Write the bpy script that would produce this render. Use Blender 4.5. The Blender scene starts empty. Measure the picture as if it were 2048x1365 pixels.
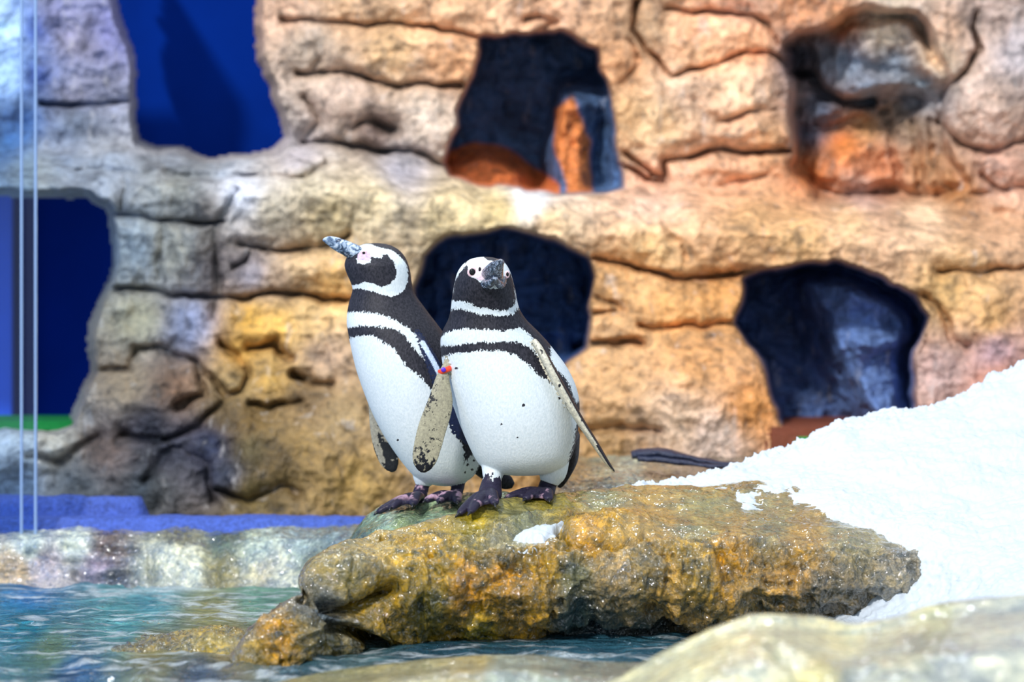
import bpy, bmesh, math, random
import numpy as np
from mathutils import Vector, kdtree

# ------------------------------------------------------------------ camera, world, sun, exposure
F = 85.0 / 36.0 * 2048.0          # focal length in pixels of the 2048 px frame
EYE, HOR = 0.76, 640.0            # eye height above the water, image row of the horizon
scene = bpy.context.scene
COL = scene.collection

cam_data = bpy.data.cameras.new('camera')
cam = bpy.data.objects.new('camera', cam_data)
COL.objects.link(cam)
cam.location = (0, 0, EYE)
cam.rotation_euler = (math.radians(90), 0, 0)
cam_data.lens = 85
cam_data.sensor_width = 36
cam_data.shift_y = -(682.5 - HOR) / 2048.0
cam_data.clip_end = 100
cam_data.dof.use_dof = True
cam_data.dof.focus_distance = 5.95
cam_data.dof.aperture_fstop = 1.9
scene.camera = cam

world = bpy.data.worlds.new('world')
scene.world = world
world.use_nodes = True
wn = world.node_tree.nodes
wn['Background'].inputs['Color'].default_value = (0.68, 0.83, 1.0, 1)
wn['Background'].inputs['Strength'].default_value = 0.80

sun_data = bpy.data.lights.new('sun', 'SUN')
sun_data.energy = 3.1
sun_data.angle = math.radians(4)
sun_data.color = (1.0, 0.965, 0.92)
sun = bpy.data.objects.new('sun', sun_data)
COL.objects.link(sun)
sun.location = (-3, -2, 6)
sun.rotation_euler = Vector((0.38, 0.80, -0.62)).to_track_quat('-Z', 'Y').to_euler()

blue_data = bpy.data.lights.new('blue_lamp', 'AREA')
blue_data.energy = 16
blue_data.size = 1.2
blue_data.color = (0.12, 0.35, 1.0)
blue = bpy.data.objects.new('blue_lamp', blue_data)
COL.objects.link(blue)
blue.location = (-2.9, 5.8, 1.3)
blue.rotation_euler = Vector((0.7, 0.9, -0.75)).to_track_quat('-Z', 'Y').to_euler()

for lx, ly, lz, en in ((-1.3, 4.2, 3.4, 18), (0.9, 4.6, 3.3, 14), (0.2, 7.0, 3.1, 22), (-1.2, 7.2, 3.0, 16)):   # unseen overhead lights added for sparkle on wet rock and water
    ld = bpy.data.lights.new('sparkle_light', 'AREA')
    ld.energy = en
    ld.size = 0.35
    ld.color = (0.93, 0.97, 1.0)
    lo = bpy.data.objects.new('sparkle_light', ld)
    COL.objects.link(lo)
    lo.location = (lx, ly, lz)
    lo.rotation_euler = (Vector((0, 5.9, 0.1)) - lo.location).to_track_quat('-Z', 'Y').to_euler()

vs = scene.view_settings
vs.view_transform = 'Standard'
vs.look = 'None'
vs.gamma = 1
vs.use_curve_mapping = False
vs.exposure = -0.10

# ------------------------------------------------------------------ numeric helpers
def lin(c):
    c = np.asarray(c, float) / 255.0
    return np.where(c <= 0.04045, c / 12.92, ((c + 0.055) / 1.055) ** 2.4)

def at(px, py, d):
    px, py, d = np.broadcast_arrays(np.asarray(px, float), np.asarray(py, float), np.asarray(d, float))
    return np.stack([(px - 1024.0) / F * d, d, EYE - (py - HOR) / F * d], -1)

def proj(P):
    d = P[:, 1]
    return 1024.0 + P[:, 0] / d * F, HOR + (EYE - P[:, 2]) / d * F

def _h(i, j, k, seed):
    n = (i * 374761393 + j * 668265263 + k * 2147483647 + seed * 974634777) & 0xFFFFFFFF
    n = ((n ^ (n >> 13)) * 1274126177) & 0xFFFFFFFF
    n = n ^ (n >> 16)
    return (n & 0xFFFF) / 65535.0 * 2 - 1

def vnoise(P, seed=0):
    P0 = np.floor(P).astype(np.int64)
    f = P - P0
    u = f * f * f * (f * (f * 6 - 15) + 10)
    r = 0
    for a in (0, 1):
        for b in (0, 1):
            for c in (0, 1):
                w = (u[:, 0] if a else 1 - u[:, 0]) * (u[:, 1] if b else 1 - u[:, 1]) * (u[:, 2] if c else 1 - u[:, 2])
                r = r + w * _h(P0[:, 0] + a, P0[:, 1] + b, P0[:, 2] + c, seed)
    return r

def fbm(P, size, octaves=4, gain=0.5, seed=0, ridged=False):
    Q = np.asarray(P, float) / size
    r, amp, tot = 0, 1.0, 0
    for o in range(octaves):
        n = vnoise(Q + 17.3 * o, seed + o)
        if ridged:
            n = 1 - 2 * np.abs(n)
        r = r + amp * n
        tot += amp
        amp *= gain
        Q = Q * 2.03
    return r / tot

def sstep(a, b, x):
    t = np.clip((x - a) / (b - a), 0, 1)
    return t * t * (3 - 2 * t)

def seg_dist(X, Y, pts, closed=False):
    pts = [np.array(p[:2], float) for p in pts]
    if closed:
        pts = pts + [pts[0]]
    best = np.full(X.shape, 1e9)
    for a, b in zip(pts[:-1], pts[1:]):
        ab = b - a
        L = max(ab @ ab, 1e-9)
        t = np.clip(((X - a[0]) * ab[0] + (Y - a[1]) * ab[1]) / L, 0, 1)
        best = np.minimum(best, np.hypot(X - a[0] - t * ab[0], Y - a[1] - t * ab[1]))
    return best

def poly_sdf(X, Y, pts):
    """positive inside"""
    d = seg_dist(X, Y, pts, True)
    ins = np.zeros(X.shape, bool)
    n = len(pts)
    for i in range(n):
        x1, y1 = pts[i]
        x2, y2 = pts[(i + 1) % n]
        if y1 == y2:
            continue
        c = ((y1 > Y) != (y2 > Y)) & (X < (x2 - x1) * (Y - y1) / (y2 - y1) + x1)
        ins ^= c
    return np.where(ins, d, -d)

def colour_field(X, Y, pts, power=3.0, soft=18.0):
    num, den = 0, 0
    for p in pts:
        w = 1.0 / (((X - p[0]) ** 2 + (Y - p[1]) ** 2 + soft ** 2) ** (power / 2))
        num = num + w[..., None] * lin(p[2])
        den = den + w
    return num / den[..., None]

# ------------------------------------------------------------------ object helpers
def mesh_obj(name, V, Fc, mat=None, parent=None, smooth=True, attrs=None, colors=None):
    me = bpy.data.meshes.new(name)
    V = np.asarray(V, float)
    me.from_pydata(V.tolist(), [], [tuple(int(i) for i in f) for f in Fc])
    me.validate()
    if smooth:
        me.polygons.foreach_set('use_smooth', [True] * len(me.polygons))
    for k, v in (attrs or {}).items():
        a = me.attributes.new(k, 'FLOAT', 'POINT')
        a.data.foreach_set('value', np.asarray(v, np.float32))
    for k, v in (colors or {}).items():
        a = me.color_attributes.new(k, 'FLOAT_COLOR', 'POINT')
        v = np.asarray(v, np.float32)
        a.data.foreach_set('color', np.concatenate([v, np.ones((len(v), 1), np.float32)], 1).ravel())
    if mat:
        me.materials.append(mat)
    me.update()
    o = bpy.data.objects.new(name, me)
    COL.objects.link(o)
    if parent is not None:
        o.parent = parent
        o.matrix_parent_inverse = parent.matrix_world.inverted()
    return o

def fix_normals(o):
    bm = bmesh.new()
    bm.from_mesh(o.data)
    bmesh.ops.recalc_face_normals(bm, faces=bm.faces)
    bm.to_mesh(o.data)
    bm.free()
    return o

def empty(name, loc):
    o = bpy.data.objects.new(name, None)
    COL.objects.link(o)
    o.location = loc
    o.empty_display_size = 0.1
    bpy.context.view_layer.update()
    return o

def tag(o, label, cat, group=None):
    o['label'] = label
    o['category'] = cat
    if group:
        o['group'] = group
    return o

def grid_faces(nr, nc, wrap=False):
    I = np.arange(nr * nc).reshape(nr, nc)
    if wrap:
        I = np.concatenate([I, I[:, :1]], 1)
    return np.stack([I[:-1, :-1], I[:-1, 1:], I[1:, 1:], I[1:, :-1]], -1).reshape(-1, 4)

def vert_normals(V, Fc):
    Fc = np.asarray(Fc)
    a, b, c, d = (V[Fc[:, i]] for i in range(4))
    n = np.cross(c - a, d - b)
    N = np.zeros_like(V)
    for i in range(4):
        np.add.at(N, Fc[:, i], n)
    return N / np.maximum(np.linalg.norm(N, axis=1, keepdims=True), 1e-12)

def catmull(rows, n):
    """rows: (k, m, 3) guide curves -> (n, m, 3)"""
    k = len(rows)
    out = []
    for t in np.linspace(0, k - 1, n):
        i = min(int(t), k - 2)
        u = t - i
        p0, p1, p2, p3 = rows[max(i - 1, 0)], rows[i], rows[i + 1], rows[min(i + 2, k - 1)]
        out.append(0.5 * ((2 * p1) + (-p0 + p2) * u + (2 * p0 - 5 * p1 + 4 * p2 - p3) * u * u + (-p0 + 3 * p1 - 3 * p2 + p3) * u ** 3))
    return np.array(out)

# ------------------------------------------------------------------ material helpers
class NT:
    def __init__(self, name):
        self.m = bpy.data.materials.new(name)
        self.m.use_nodes = True
        self.t = self.m.node_tree
        self.n = self.t.nodes
        self.p = self.n['Principled BSDF']
    def node(self, kind, **kw):
        nd = self.n.new(kind)
        for k, v in kw.items():
            if k in nd.inputs.keys():
                self.set(nd.inputs[k], v)
            else:
                setattr(nd, k, v)
        return nd
    def set(self, sock, v):
        if isinstance(v, bpy.types.NodeSocket):
            self.t.links.new(v, sock)
        else:
            sock.default_value = v
    def coord(self):
        return self.node('ShaderNodeTexCoord').outputs['Object']
    def noise(self, scale, detail=5, rough=0.55, vec=None, dist=0.0):
        nd = self.node('ShaderNodeTexNoise', Scale=scale, Detail=detail, Roughness=rough, Distortion=dist)
        self.set(nd.inputs['Vector'], vec or self.coord())
        return nd.outputs['Fac']
    def voronoi(self, scale, vec=None, feature='F1'):
        nd = self.node('ShaderNodeTexVoronoi', feature=feature, Scale=scale)
        self.set(nd.inputs['Vector'], vec or self.coord())
        return nd.outputs['Distance']
    def scaled(self, s):
        nd = self.node('ShaderNodeMapping')
        self.set(nd.inputs['Vector'], self.coord())
        nd.inputs['Scale'].default_value = s
        return nd.outputs['Vector']
    def ramp(self, fac, stops, interp='LINEAR'):
        nd = self.node('ShaderNodeValToRGB')
        nd.color_ramp.interpolation = interp
        e = nd.color_ramp.elements
        while len(e) < len(stops):
            e.new(0.5)
        for el, (p, c) in zip(e, stops):
            el.position = p
            el.color = (*c, 1) if len(c) == 3 else c
        self.set(nd.inputs['Fac'], fac)
        return nd.outputs['Color']
    def math(self, op, a, b=0.0, c=None, clamp=False):
        nd = self.node('ShaderNodeMath', operation=op, use_clamp=clamp)
        self.set(nd.inputs[0], a)
        self.set(nd.inputs[1], b)
        if c is not None:
            self.set(nd.inputs[2], c)
        return nd.outputs[0]
    def maprange(self, v, a, b, c=0.0, d=1.0):
        nd = self.node('ShaderNodeMapRange')
        self.set(nd.inputs[0], v)
        for i, x in enumerate((a, b, c, d)):
            self.set(nd.inputs[i + 1], x)
        return nd.outputs[0]
    def mix(self, fac, a, b, mode='MIX'):
        nd = self.node('ShaderNodeMix', data_type='RGBA', blend_type=mode)
        self.set(nd.inputs[0], fac)
        self.set(nd.inputs[6], (*a, 1) if isinstance(a, tuple) and len(a) == 3 else a)
        self.set(nd.inputs[7], (*b, 1) if isinstance(b, tuple) and len(b) == 3 else b)
        return nd.outputs[2]
    def attr(self, name, fac=False):
        nd = self.node('ShaderNodeAttribute', attribute_name=name)
        return nd.outputs['Fac' if fac else 'Color']
    def bump(self, h, strength=0.5, dist=0.01, normal=None):
        nd = self.node('ShaderNodeBump', Strength=strength, Distance=dist, Height=h)
        if normal is not None:
            self.set(nd.inputs['Normal'], normal)
        return nd.outputs['Normal']
    def out(self, **kw):
        for k, v in kw.items():
            self.set(self.p.inputs[k.replace('_', ' ')], v)
        return self.m

def L3(r, g, b):
    return tuple(float(x) for x in lin((r, g, b)))

def simple(name, rgb, rough=0.5, spec=0.5, bump=0.0, bscale=60, var=0.25):
    s = NT(name)
    n = s.noise(bscale, 4)
    c = tuple(L3(*rgb))
    col = s.mix(n, tuple(x * (1 - var) for x in c), tuple(min(1, x * (1 + var)) for x in c))
    kw = dict(Base_Color=col, Roughness=rough)
    if bump:
        kw['Normal'] = s.bump(n, bump, 0.01)
    m = s.out(**kw)
    s.p.inputs['Specular IOR Level'].default_value = spec
    return m

def mat_wall():
    s = NT('weathered_rock_wall')
    base = s.attr('Col')
    big = s.noise(7, 6, 0.62, dist=0.6)
    fine = s.noise(45, 5, 0.65)
    streak = s.noise(14, 4, 0.6, s.scaled((1.6, 1.6, 0.35)))
    v = s.ramp(big, [(0.30, (0.42, 0.42, 0.44)), (0.44, (0.88, 0.87, 0.86)), (0.58, (1.08, 1.08, 1.1)), (0.72, (1.35, 1.36, 1.36))])
    c = s.mix(1.0, base, v, 'MULTIPLY')
    v2 = s.ramp(fine, [(0.32, (0.6, 0.6, 0.62)), (0.5, (1, 1, 1)), (0.68, (1.22, 1.18, 1.15))])
    c = s.mix(0.85, c, v2, 'MULTIPLY')
    md = s.noise(21, 4, 0.6, s.scaled((1, 1, 0.8)), 0.4)
    c = s.mix(0.9, c, s.ramp(md, [(0.32, (0.45, 0.45, 0.47)), (0.45, (0.95, 0.94, 0.93)), (0.6, (1.1, 1.1, 1.1)), (0.72, (1.35, 1.35, 1.38))]), 'MULTIPLY')
    pale = s.maprange(streak, 0.60, 0.72, 0.0, 0.32)
    c = s.mix(pale, c, (0.72, 0.68, 0.66))
    h = s.math('ADD', s.math('ADD', big, s.math('MULTIPLY', md, 0.6)), s.math('MULTIPLY', fine, 0.35))
    rough = s.maprange(fine, 0.35, 0.65, 0.42, 0.75)
    return s.out(Base_Color=c, Roughness=rough, Normal=s.bump(h, 0.8, 0.04))

def mat_wet():
    s = NT('wet_algae_rock')
    base = s.attr('Col')
    big = s.noise(11, 6, 0.62, dist=1.0)
    mid = s.noise(36, 5, 0.6, dist=0.7)
    fine = s.noise(150, 4, 0.6, dist=0.8)
    sp = s.attr('rough_zone', True)
    v = s.ramp(big, [(0.32, (0.45, 0.52, 0.60)), (0.48, (1.0, 0.98, 0.95)), (0.62, (1.15, 1.12, 1.0)), (0.75, (1.45, 1.35, 1.2))])
    c = s.mix(1.0, base, v, 'MULTIPLY')
    v2 = s.ramp(mid, [(0.32, (0.14, 0.20, 0.26)), (0.42, (0.70, 0.74, 0.78)), (0.54, (1.2, 1.15, 1.0)), (0.66, (2.3, 2.1, 1.8))])
    c = s.mix(s.maprange(sp, 0, 1, 0.45, 1.0), c, v2, 'MULTIPLY')
    v3 = s.ramp(fine, [(0.34, (0.55, 0.55, 0.55)), (0.5, (1, 1, 1)), (0.66, (1.35, 1.3, 1.2))])
    c = s.mix(0.7, c, v3, 'MULTIPLY')
    c = s.mix(1.0, c, (0.78, 0.76, 0.66), 'MULTIPLY')
    hs = s.node('ShaderNodeHueSaturation', Saturation=1.12)
    s.set(hs.inputs['Color'], c)
    c = hs.outputs['Color']
    h = s.math('ADD', s.math('MULTIPLY', mid, 1.0), s.math('MULTIPLY', fine, 0.4))
    nm = s.bump(h, s.maprange(sp, 0, 1, 0.5, 1.0), 0.014)
    m = s.out(Base_Color=c, Roughness=s.maprange(mid, 0.3, 0.7, 0.16, 0.42), Normal=nm,
              Coat_Weight=1.0, Coat_Roughness=0.05)
    g1 = s.noise(48, 1.0, 0.5, dist=0.4)
    g2 = s.noise(120, 0.5, 0.5)
    s.set(s.p.inputs['Coat Normal'], s.bump(s.math('ADD', g1, s.math('MULTIPLY', g2, 0.35)), s.maprange(sp, 0, 1, 0.35, 1.0), 0.022))
    s.p.inputs['Coat IOR'].default_value = 1.75
    return m

def mat_snow():
    s = NT('snow')
    n = s.noise(60, 6, 0.7)
    g = s.noise(300, 3, 0.7)
    c = s.mix(n, (0.52, 0.60, 0.70), (0.66, 0.72, 0.79))
    h = s.math('ADD', n, s.math('MULTIPLY', g, 0.5))
    return s.out(Base_Color=c, Roughness=0.6, Normal=s.bump(h, 0.3, 0.008))

def mat_water():
    s = NT('pool_water')
    t, n = s.t, s.n
    n.remove(s.p)
    out = n['Material Output']
    w1 = s.noise(9, 5, 0.6, s.scaled((1.0, 2.2, 1)), 1.2)
    w2 = s.noise(38, 3, 0.55, s.scaled((1.0, 1.8, 1)), 1.0)
    h = s.math('ADD', w1, s.math('MULTIPLY', w2, 0.22))
    nm = s.bump(h, 1.0, 0.05)
    gl = s.node('ShaderNodeBsdfGlossy', Roughness=0.04, Normal=nm)
    gl.inputs['Color'].default_value = (0.95, 0.98, 1, 1)
    tr = s.node('ShaderNodeBsdfTransparent')
    tr.inputs['Color'].default_value = (0.50, 0.80, 0.86, 1)
    df = s.node('ShaderNodeBsdfDiffuse', Normal=nm)
    wc = s.mix(1.0, s.attr('Col'), s.ramp(s.noise(6, 5, 0.6, s.scaled((1.0, 3.0, 1)), 1.0), [(0.3, (0.5, 0.55, 0.6)), (0.5, (1, 1, 1)), (0.68, (1.8, 1.7, 1.6))]), 'MULTIPLY')
    wc = s.mix(s.attr('foam', True), wc, (0.85, 0.92, 0.95))
    s.set(df.inputs['Color'], wc)
    m1 = s.node('ShaderNodeMixShader')
    m1.inputs[0].default_value = 0.62
    t.links.new(tr.outputs[0], m1.inputs[1])
    t.links.new(df.outputs[0], m1.inputs[2])
    fr = s.node('ShaderNodeFresnel', IOR=1.33, Normal=nm)
    m2 = s.node('ShaderNodeMixShader')
    t.links.new(fr.outputs[0], m2.inputs[0])
    t.links.new(m1.outputs[0], m2.inputs[1])
    t.links.new(gl.outputs[0], m2.inputs[2])
    t.links.new(m2.outputs[0], out.inputs[0])
    return s.m

def mat_glass():
    s = NT('thick_glass')
    t, n = s.t, s.n
    n.remove(s.p)
    tr = s.node('ShaderNodeBsdfTransparent')
    tr.inputs['Color'].default_value = (0.82, 0.91, 1.0, 1)
    gl = s.node('ShaderNodeBsdfGlossy', Roughness=0.03)
    fr = s.node('ShaderNodeFresnel', IOR=1.45)
    m = s.node('ShaderNodeMixShader')
    t.links.new(fr.outputs[0], m.inputs[0])
    t.links.new(tr.outputs[0], m.inputs[1])
    t.links.new(gl.outputs[0], m.inputs[2])
    t.links.new(m.outputs[0], n['Material Output'].inputs[0])
    return s.m

def mat_edge():
    s = NT('polished_glass_edge')
    t, n = s.t, s.n
    s.out(Base_Color=(0.35, 0.5, 0.75, 1), Roughness=0.25)
    tr = s.node('ShaderNodeBsdfTransparent')
    m = s.node('ShaderNodeMixShader')
    m.inputs[0].default_value = 0.55
    t.links.new(tr.outputs[0], m.inputs[1])
    t.links.new(s.p.outputs[0], m.inputs[2])
    t.links.new(m.outputs[0], n['Material Output'].inputs[0])
    return s.m

def mat_penguin():
    s = NT('penguin_feathers')
    w = s.attr('w', True)
    fe = s.noise(230, 3, 0.6, s.scaled((1.0, 1.0, 0.55)))
    fe2 = s.noise(75, 3, 0.6)
    j = s.math('ADD', s.math('MULTIPLY', s.math('SUBTRACT', fe, 0.5), 20.0), s.math('MULTIPLY', s.math('SUBTRACT', fe2, 0.5), 7.0))
    fac = s.maprange(s.math('ADD', w, j), -0.7, 0.7)
    blk = s.mix(s.maprange(fe, 0.35, 0.7), (0.006, 0.007, 0.013), (0.040, 0.038, 0.052))
    wht = s.mix(s.maprange(fe, 0.3, 0.7), (0.60, 0.68, 0.73), (0.76, 0.82, 0.86))
    c = s.mix(fac, blk, wht)
    skin = s.attr('Skin')
    sm = s.attr('skin_mask', True)
    sn = s.noise(170, 3, 0.6)
    sk = s.mix(1.0, skin, s.ramp(sn, [(0.3, (0.72, 0.72, 0.76)), (0.7, (1.25, 1.25, 1.25))]), 'MULTIPLY')
    c = s.mix(s.maprange(sm, 0.3, 0.7), c, sk)
    nm = s.bump(s.math('ADD', fe, s.math('MULTIPLY', fe2, 0.4)), 0.25, 0.004)
    rough = s.maprange(sm, 0.3, 0.7, 0.55, 0.38)
    s.p.inputs['Specular IOR Level'].default_value = 0.25
    return s.out(Base_Color=c, Roughness=rough, Normal=nm)

M = dict(
    wall=mat_wall(), wet=mat_wet(), snow=mat_snow(), water=mat_water(), glass=mat_glass(), edge=mat_edge(),
    penguin=mat_penguin(),
    blue=simple('blue_painted_panel', (0, 38, 125), 0.9, spec=0.05, var=0.35, bscale=2.5),
    blue_light=simple('blue_glow_sheet', (30, 100, 235), 0.45, var=0.2, bscale=3),
    mat_blue=simple('blue_rubber_mat', (62, 88, 172), 0.75, bump=1.0, bscale=75, var=0.85),
    dark=simple('dark_rubber', (32, 40, 66), 0.4, bump=0.8, bscale=90, var=0.5),
    green=simple('green_turf', (10, 150, 60), 0.7, bump=0.8, bscale=150, var=0.4),
    brown=simple('red_brown_floor', (120, 60, 36), 0.7, bump=0.4, bscale=40, var=0.3),
    eye=simple('eye_black', (12, 10, 12), 0.08, var=0.1),
    pink=simple('pink_eye_ring', (232, 196, 204), 0.5, var=0.1),
    claw=simple('claw_horn', (22, 22, 30), 0.25, var=0.2),
    band_o=simple('orange_band', (240, 70, 40), 0.3, var=0.1),
    band_p=simple('purple_band', (90, 40, 200), 0.3, var=0.1),
)

# ------------------------------------------------------------------ back wall: a relief of rock blocks, caves and a ledge
STEP = 4
gx = np.arange(-540, 2601, STEP, dtype=float)
gy = np.arange(-180, 1085, STEP, dtype=float)
GX, GY = np.meshgrid(gx, gy)
shape = GX.shape
P2 = np.stack([GX.ravel(), GY.ravel(), np.zeros(GX.size)], 1)
wob = np.stack([fbm(P2, 60, 3, seed=3), fbm(P2, 60, 3, seed=9)], 1).reshape(*shape, 2) * 13
WX, WY = GX + wob[..., 0], GY + wob[..., 1]

ledge_y = np.interp(GX, [-300, 0, 200, 400, 520, 600, 760, 890, 1030, 1240, 1450, 1640, 1800, 2048, 2400],
                    [318, 318, 318, 332, 335, 318, 345, 368, 388, 402, 412, 422, 440, 472, 510])
up = sstep(40, -45, WY - ledge_y)
D = 7.98 + 0.34 * up - 0.05 * sstep(20, 60, GY - ledge_y) * sstep(200, 60, GY - ledge_y)
D = D - 0.0006 * np.clip(GY - 560, 0, 600)
D = D + 0.10 * sstep(500, 200, GX) * sstep(700, 300, GY)
# left foot of the wall steps forward
D = D - 0.10 * np.exp(-(((GX - 620) / 260) ** 2 + ((GY - 950) / 130) ** 2))

cracks = [  # points, cut depth (m), width (px)
    ([(560, 38), (640, 45), (760, 52), (860, 55), (920, 66), (966, 84)], .10, 7),
    ([(600, 150), (690, 140), (760, 160), (800, 172), (870, 168), (925, 168)], .11, 8),
    ([(600, 290), (680, 292), (740, 305), (800, 300), (850, 320), (886, 330)], .12, 11),
    ([(700, 260), (740, 245), (790, 262)], .08, 12),
    ([(640, 120), (625, 150)], .05, 6),
    ([(615, 190), (640, 240), (610, 280)], .06, 10),
    ([(1280, 0), (1272, 60), (1290, 100), (1320, 130), (1345, 152), (1400, 135), (1460, 118), (1500, 105), (1545, 112), (1578, 130)], .09, 7),
    ([(1330, 22), (1420, 22), (1500, 30), (1540, 55), (1560, 90)], .06, 6),
    ([(1430, 240), (1470, 236), (1500, 228), (1560, 222)], .05, 5),
    ([(1255, 300), (1300, 350), (1330, 352), (1325, 320), (1400, 310), (1440, 302), (1470, 306), (1570, 302)], .10, 8),
    ([(1247, 330), (1290, 360), (1325, 362)], .10, 9),
    ([(1260, 80), (1275, 120), (1250, 160)], .03, 6),
    ([(1440, 365), (1540, 350)], .03, 5),
    ([(1955, 30), (1945, 60), (1960, 100), (1925, 150), (1895, 180), (1875, 250), (1920, 290), (1980, 302), (2048, 280), (2140, 290)], .09, 8),
    ([(1960, 355), (1990, 375), (2010, 380)], .06, 9),
    ([(1940, 390), (2060, 370)], .03, 6),
    ([(220, 432), (260, 428), (300, 440), (370, 446), (450, 442)], .10, 7),
    ([(245, 360), (250, 428)], .03, 4),
    ([(225, 580), (280, 580), (330, 590), (400, 592), (470, 596), (540, 592), (610, 590), (640, 596), (690, 606), (740, 600)], .12, 8),
    ([(470, 490), (530, 497), (590, 500), (640, 490), (700, 470)], .11, 9),
    ([(500, 500), (495, 530), (470, 540)], .06, 8),
    ([(470, 380), (430, 470), (440, 560), (420, 640)], .04, 12),
    ([(320, 430), (322, 560)], .02, 6),
    ([(150, 345), (200, 338), (260, 345)], .05, 7),
    ([(330, 345), (430, 350), (520, 352), (600, 350), (650, 330)], .07, 10),
    ([(190, 735), (260, 735), (270, 700), (330, 700), (395, 720), (400, 790), (350, 815)], .08, 10),
    ([(395, 720), (420, 760), (450, 795), (480, 790), (500, 750), (480, 720), (440, 690)], .08, 10),
    ([(500, 700), (550, 690), (575, 720)], .09, 12),
    ([(580, 750), (620, 765), (670, 772)], .09, 12),
    ([(450, 795), (400, 850), (330, 880), (240, 870)], .05, 12),
    ([(500, 810), (540, 820), (600, 800)], .06, 9),
    ([(440, 980), (500, 1000), (560, 970), (600, 990)], .05, 10),
    ([(200, 880), (120, 920), (60, 910)], .05, 12),
    ([(280, 960), (340, 900), (420, 930), (430, 1000)], .04, 12),
    ([(1185, 515), (1240, 530), (1300, 552), (1370, 566), (1430, 556), (1480, 550), (1530, 545)], .11, 8),
    ([(1190, 595), (1235, 610), (1250, 622), (1190, 632)], .05, 8),
    ([(1285, 655), (1340, 650), (1400, 658), (1440, 648), (1475, 648)], .09, 8),
    ([(1150, 695), (1200, 692), (1240, 692), (1285, 690)], .10, 8),
    ([(1880, 546), (1950, 546), (2048, 532), (2150, 528)], .06, 6),
    ([(1850, 600), (1880, 620), (1900, 680), (1930, 700)], .05, 12),
    ([(1330, 440), (1360, 500), (1375, 530)], .02, 6),
    ([(1160, 858), (1250, 850), (1320, 862)], .05, 12),
    ([(80, 208), (160, 210), (255, 205)], .08, 8),
    ([(1050, 40), (1080, 30), (1110, 45), (1090, 60)], .04, 9),
]
dc = np.full(shape, 1e9)
crk_n = fbm(P2, 45, 3, seed=88).reshape(shape)
cut = np.zeros(shape)
for pts, dep, wd in cracks:
    sd = seg_dist(WX, WY, pts)
    dc = np.minimum(dc, sd)
    cut = np.maximum(cut, 0.85 * dep * np.exp(-(sd / (wd * 0.62)) ** 2) * (0.55 + 0.45 * sstep(-0.5, 0.3, crk_n)))
D = D + cut - 0.05 * (1 - np.exp(-dc / 22.0))

caves = {
    'upper_left': [(225, -200), (225, 0), (255, 90), (265, 150), (262, 250), (275, 290), (330, 306), (420, 320), (500, 320), (550, 303), (578, 280), (572, 230), (540, 160), (520, 110), (515, 50), (520, 0), (520, -200)],
    'lower_left': [(-440, 385), (100, 385), (170, 392), (215, 410), (230, 430), (225, 470), (232, 530), (222, 580), (190, 640), (182, 690), (188, 740), (165, 790), (148, 850), (90, 862), (-440, 862)],
    'upper_mid': [(966, 78), (1029, 68), (1119, 64), (1154, 82), (1197, 94), (1205, 137), (1220, 180), (1232, 254), (1244, 312), (1250, 383), (1185, 392), (1107, 389), (1029, 381), (892, 357), (884, 328), (908, 254), (911, 223), (935, 180), (951, 148), (962, 102)],
    'upper_right': [(1568, 90), (1600, 60), (1650, 50), (1700, 22), (1760, 15), (1840, 20), (1855, 60), (1880, 110), (1920, 150), (1900, 200), (1885, 230), (1900, 290), (1925, 340), (1940, 385), (1900, 405), (1700, 405), (1625, 400), (1600, 370), (1575, 330), (1585, 240), (1580, 150)],
    'lower_mid': [(822, 575), (850, 510), (890, 478), (940, 465), (1000, 460), (1060, 470), (1120, 486), (1172, 515), (1187, 560), (1184, 640), (1176, 700), (1150, 724), (1100, 770), (950, 770), (870, 690), (836, 630)],
    'lower_right': [(1486, 563), (1543, 541), (1631, 528), (1675, 528), (1732, 545), (1807, 572), (1833, 594), (1850, 638), (1842, 660), (1826, 704), (1828, 748), (1832, 818), (1835, 900), (1592, 900), (1561, 835), (1543, 783), (1526, 721), (1500, 677), (1475, 647), (1480, 607)],
}
cs = {k: poly_sdf(WX, WY, v) for k, v in caves.items()}
def recess(k, depth, soft, side=0.0, roof=0.0):
    """depth grows from the rim; side > 0 keeps the right wall in view, roof > 0 slopes the ceiling"""
    s = cs[k]
    return depth * sstep(-6, soft, s)
xs = lambda a, b: sstep(a, b, GX)
D = D + recess('upper_left', 0.6, 14) + recess('lower_left', 0.6, 14)
in_um = cs['upper_mid']
r = 0.75 * sstep(-4, 11, in_um)
r = r * (1 - 0.80 * sstep(1085, 1130, WX + (GY - 250) * 0.15) * sstep(130, 215, GY))       # right hand wall coming forward
r = r * (1 - 0.62 * np.clip(sstep(1, 0, np.hypot((WX - 960) / 130, (WY - 375) / 92)) * 1.5, 0, 1))   # low boulder on its floor
r = r + 0.22 * sstep(-2, 24, in_um) * np.exp(-((WX - 1200) / 26) ** 2) * sstep(150, 260, GY)
D = D + r
in_ur = cs['upper_right']
r = 0.40 * sstep(-5, 20, in_ur) * (0.25 + 0.75 * sstep(1960, 1800, WX))
roofline = np.interp(GX, [1560, 1650, 1700, 1780, 1870, 1950], [335, 262, 238, 212, 190, 215])
r = r - 0.22 * sstep(1600, 1720, WX) * sstep(-5, 40, in_ur) * sstep(roofline + 10, roofline - 60, WY)     # grey hanging rock
r = r - 0.17 * sstep(-5, 50, in_ur) * sstep(roofline - 5, roofline + 90, WY)                                  # orange mound
r = r + 0.16 * np.exp(-(seg_dist(WX, WY, [(1580, 145), (1625, 150), (1645, 190), (1690, 208), (1740, 205)]) / 9) ** 2) * (in_ur > 0)
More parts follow.
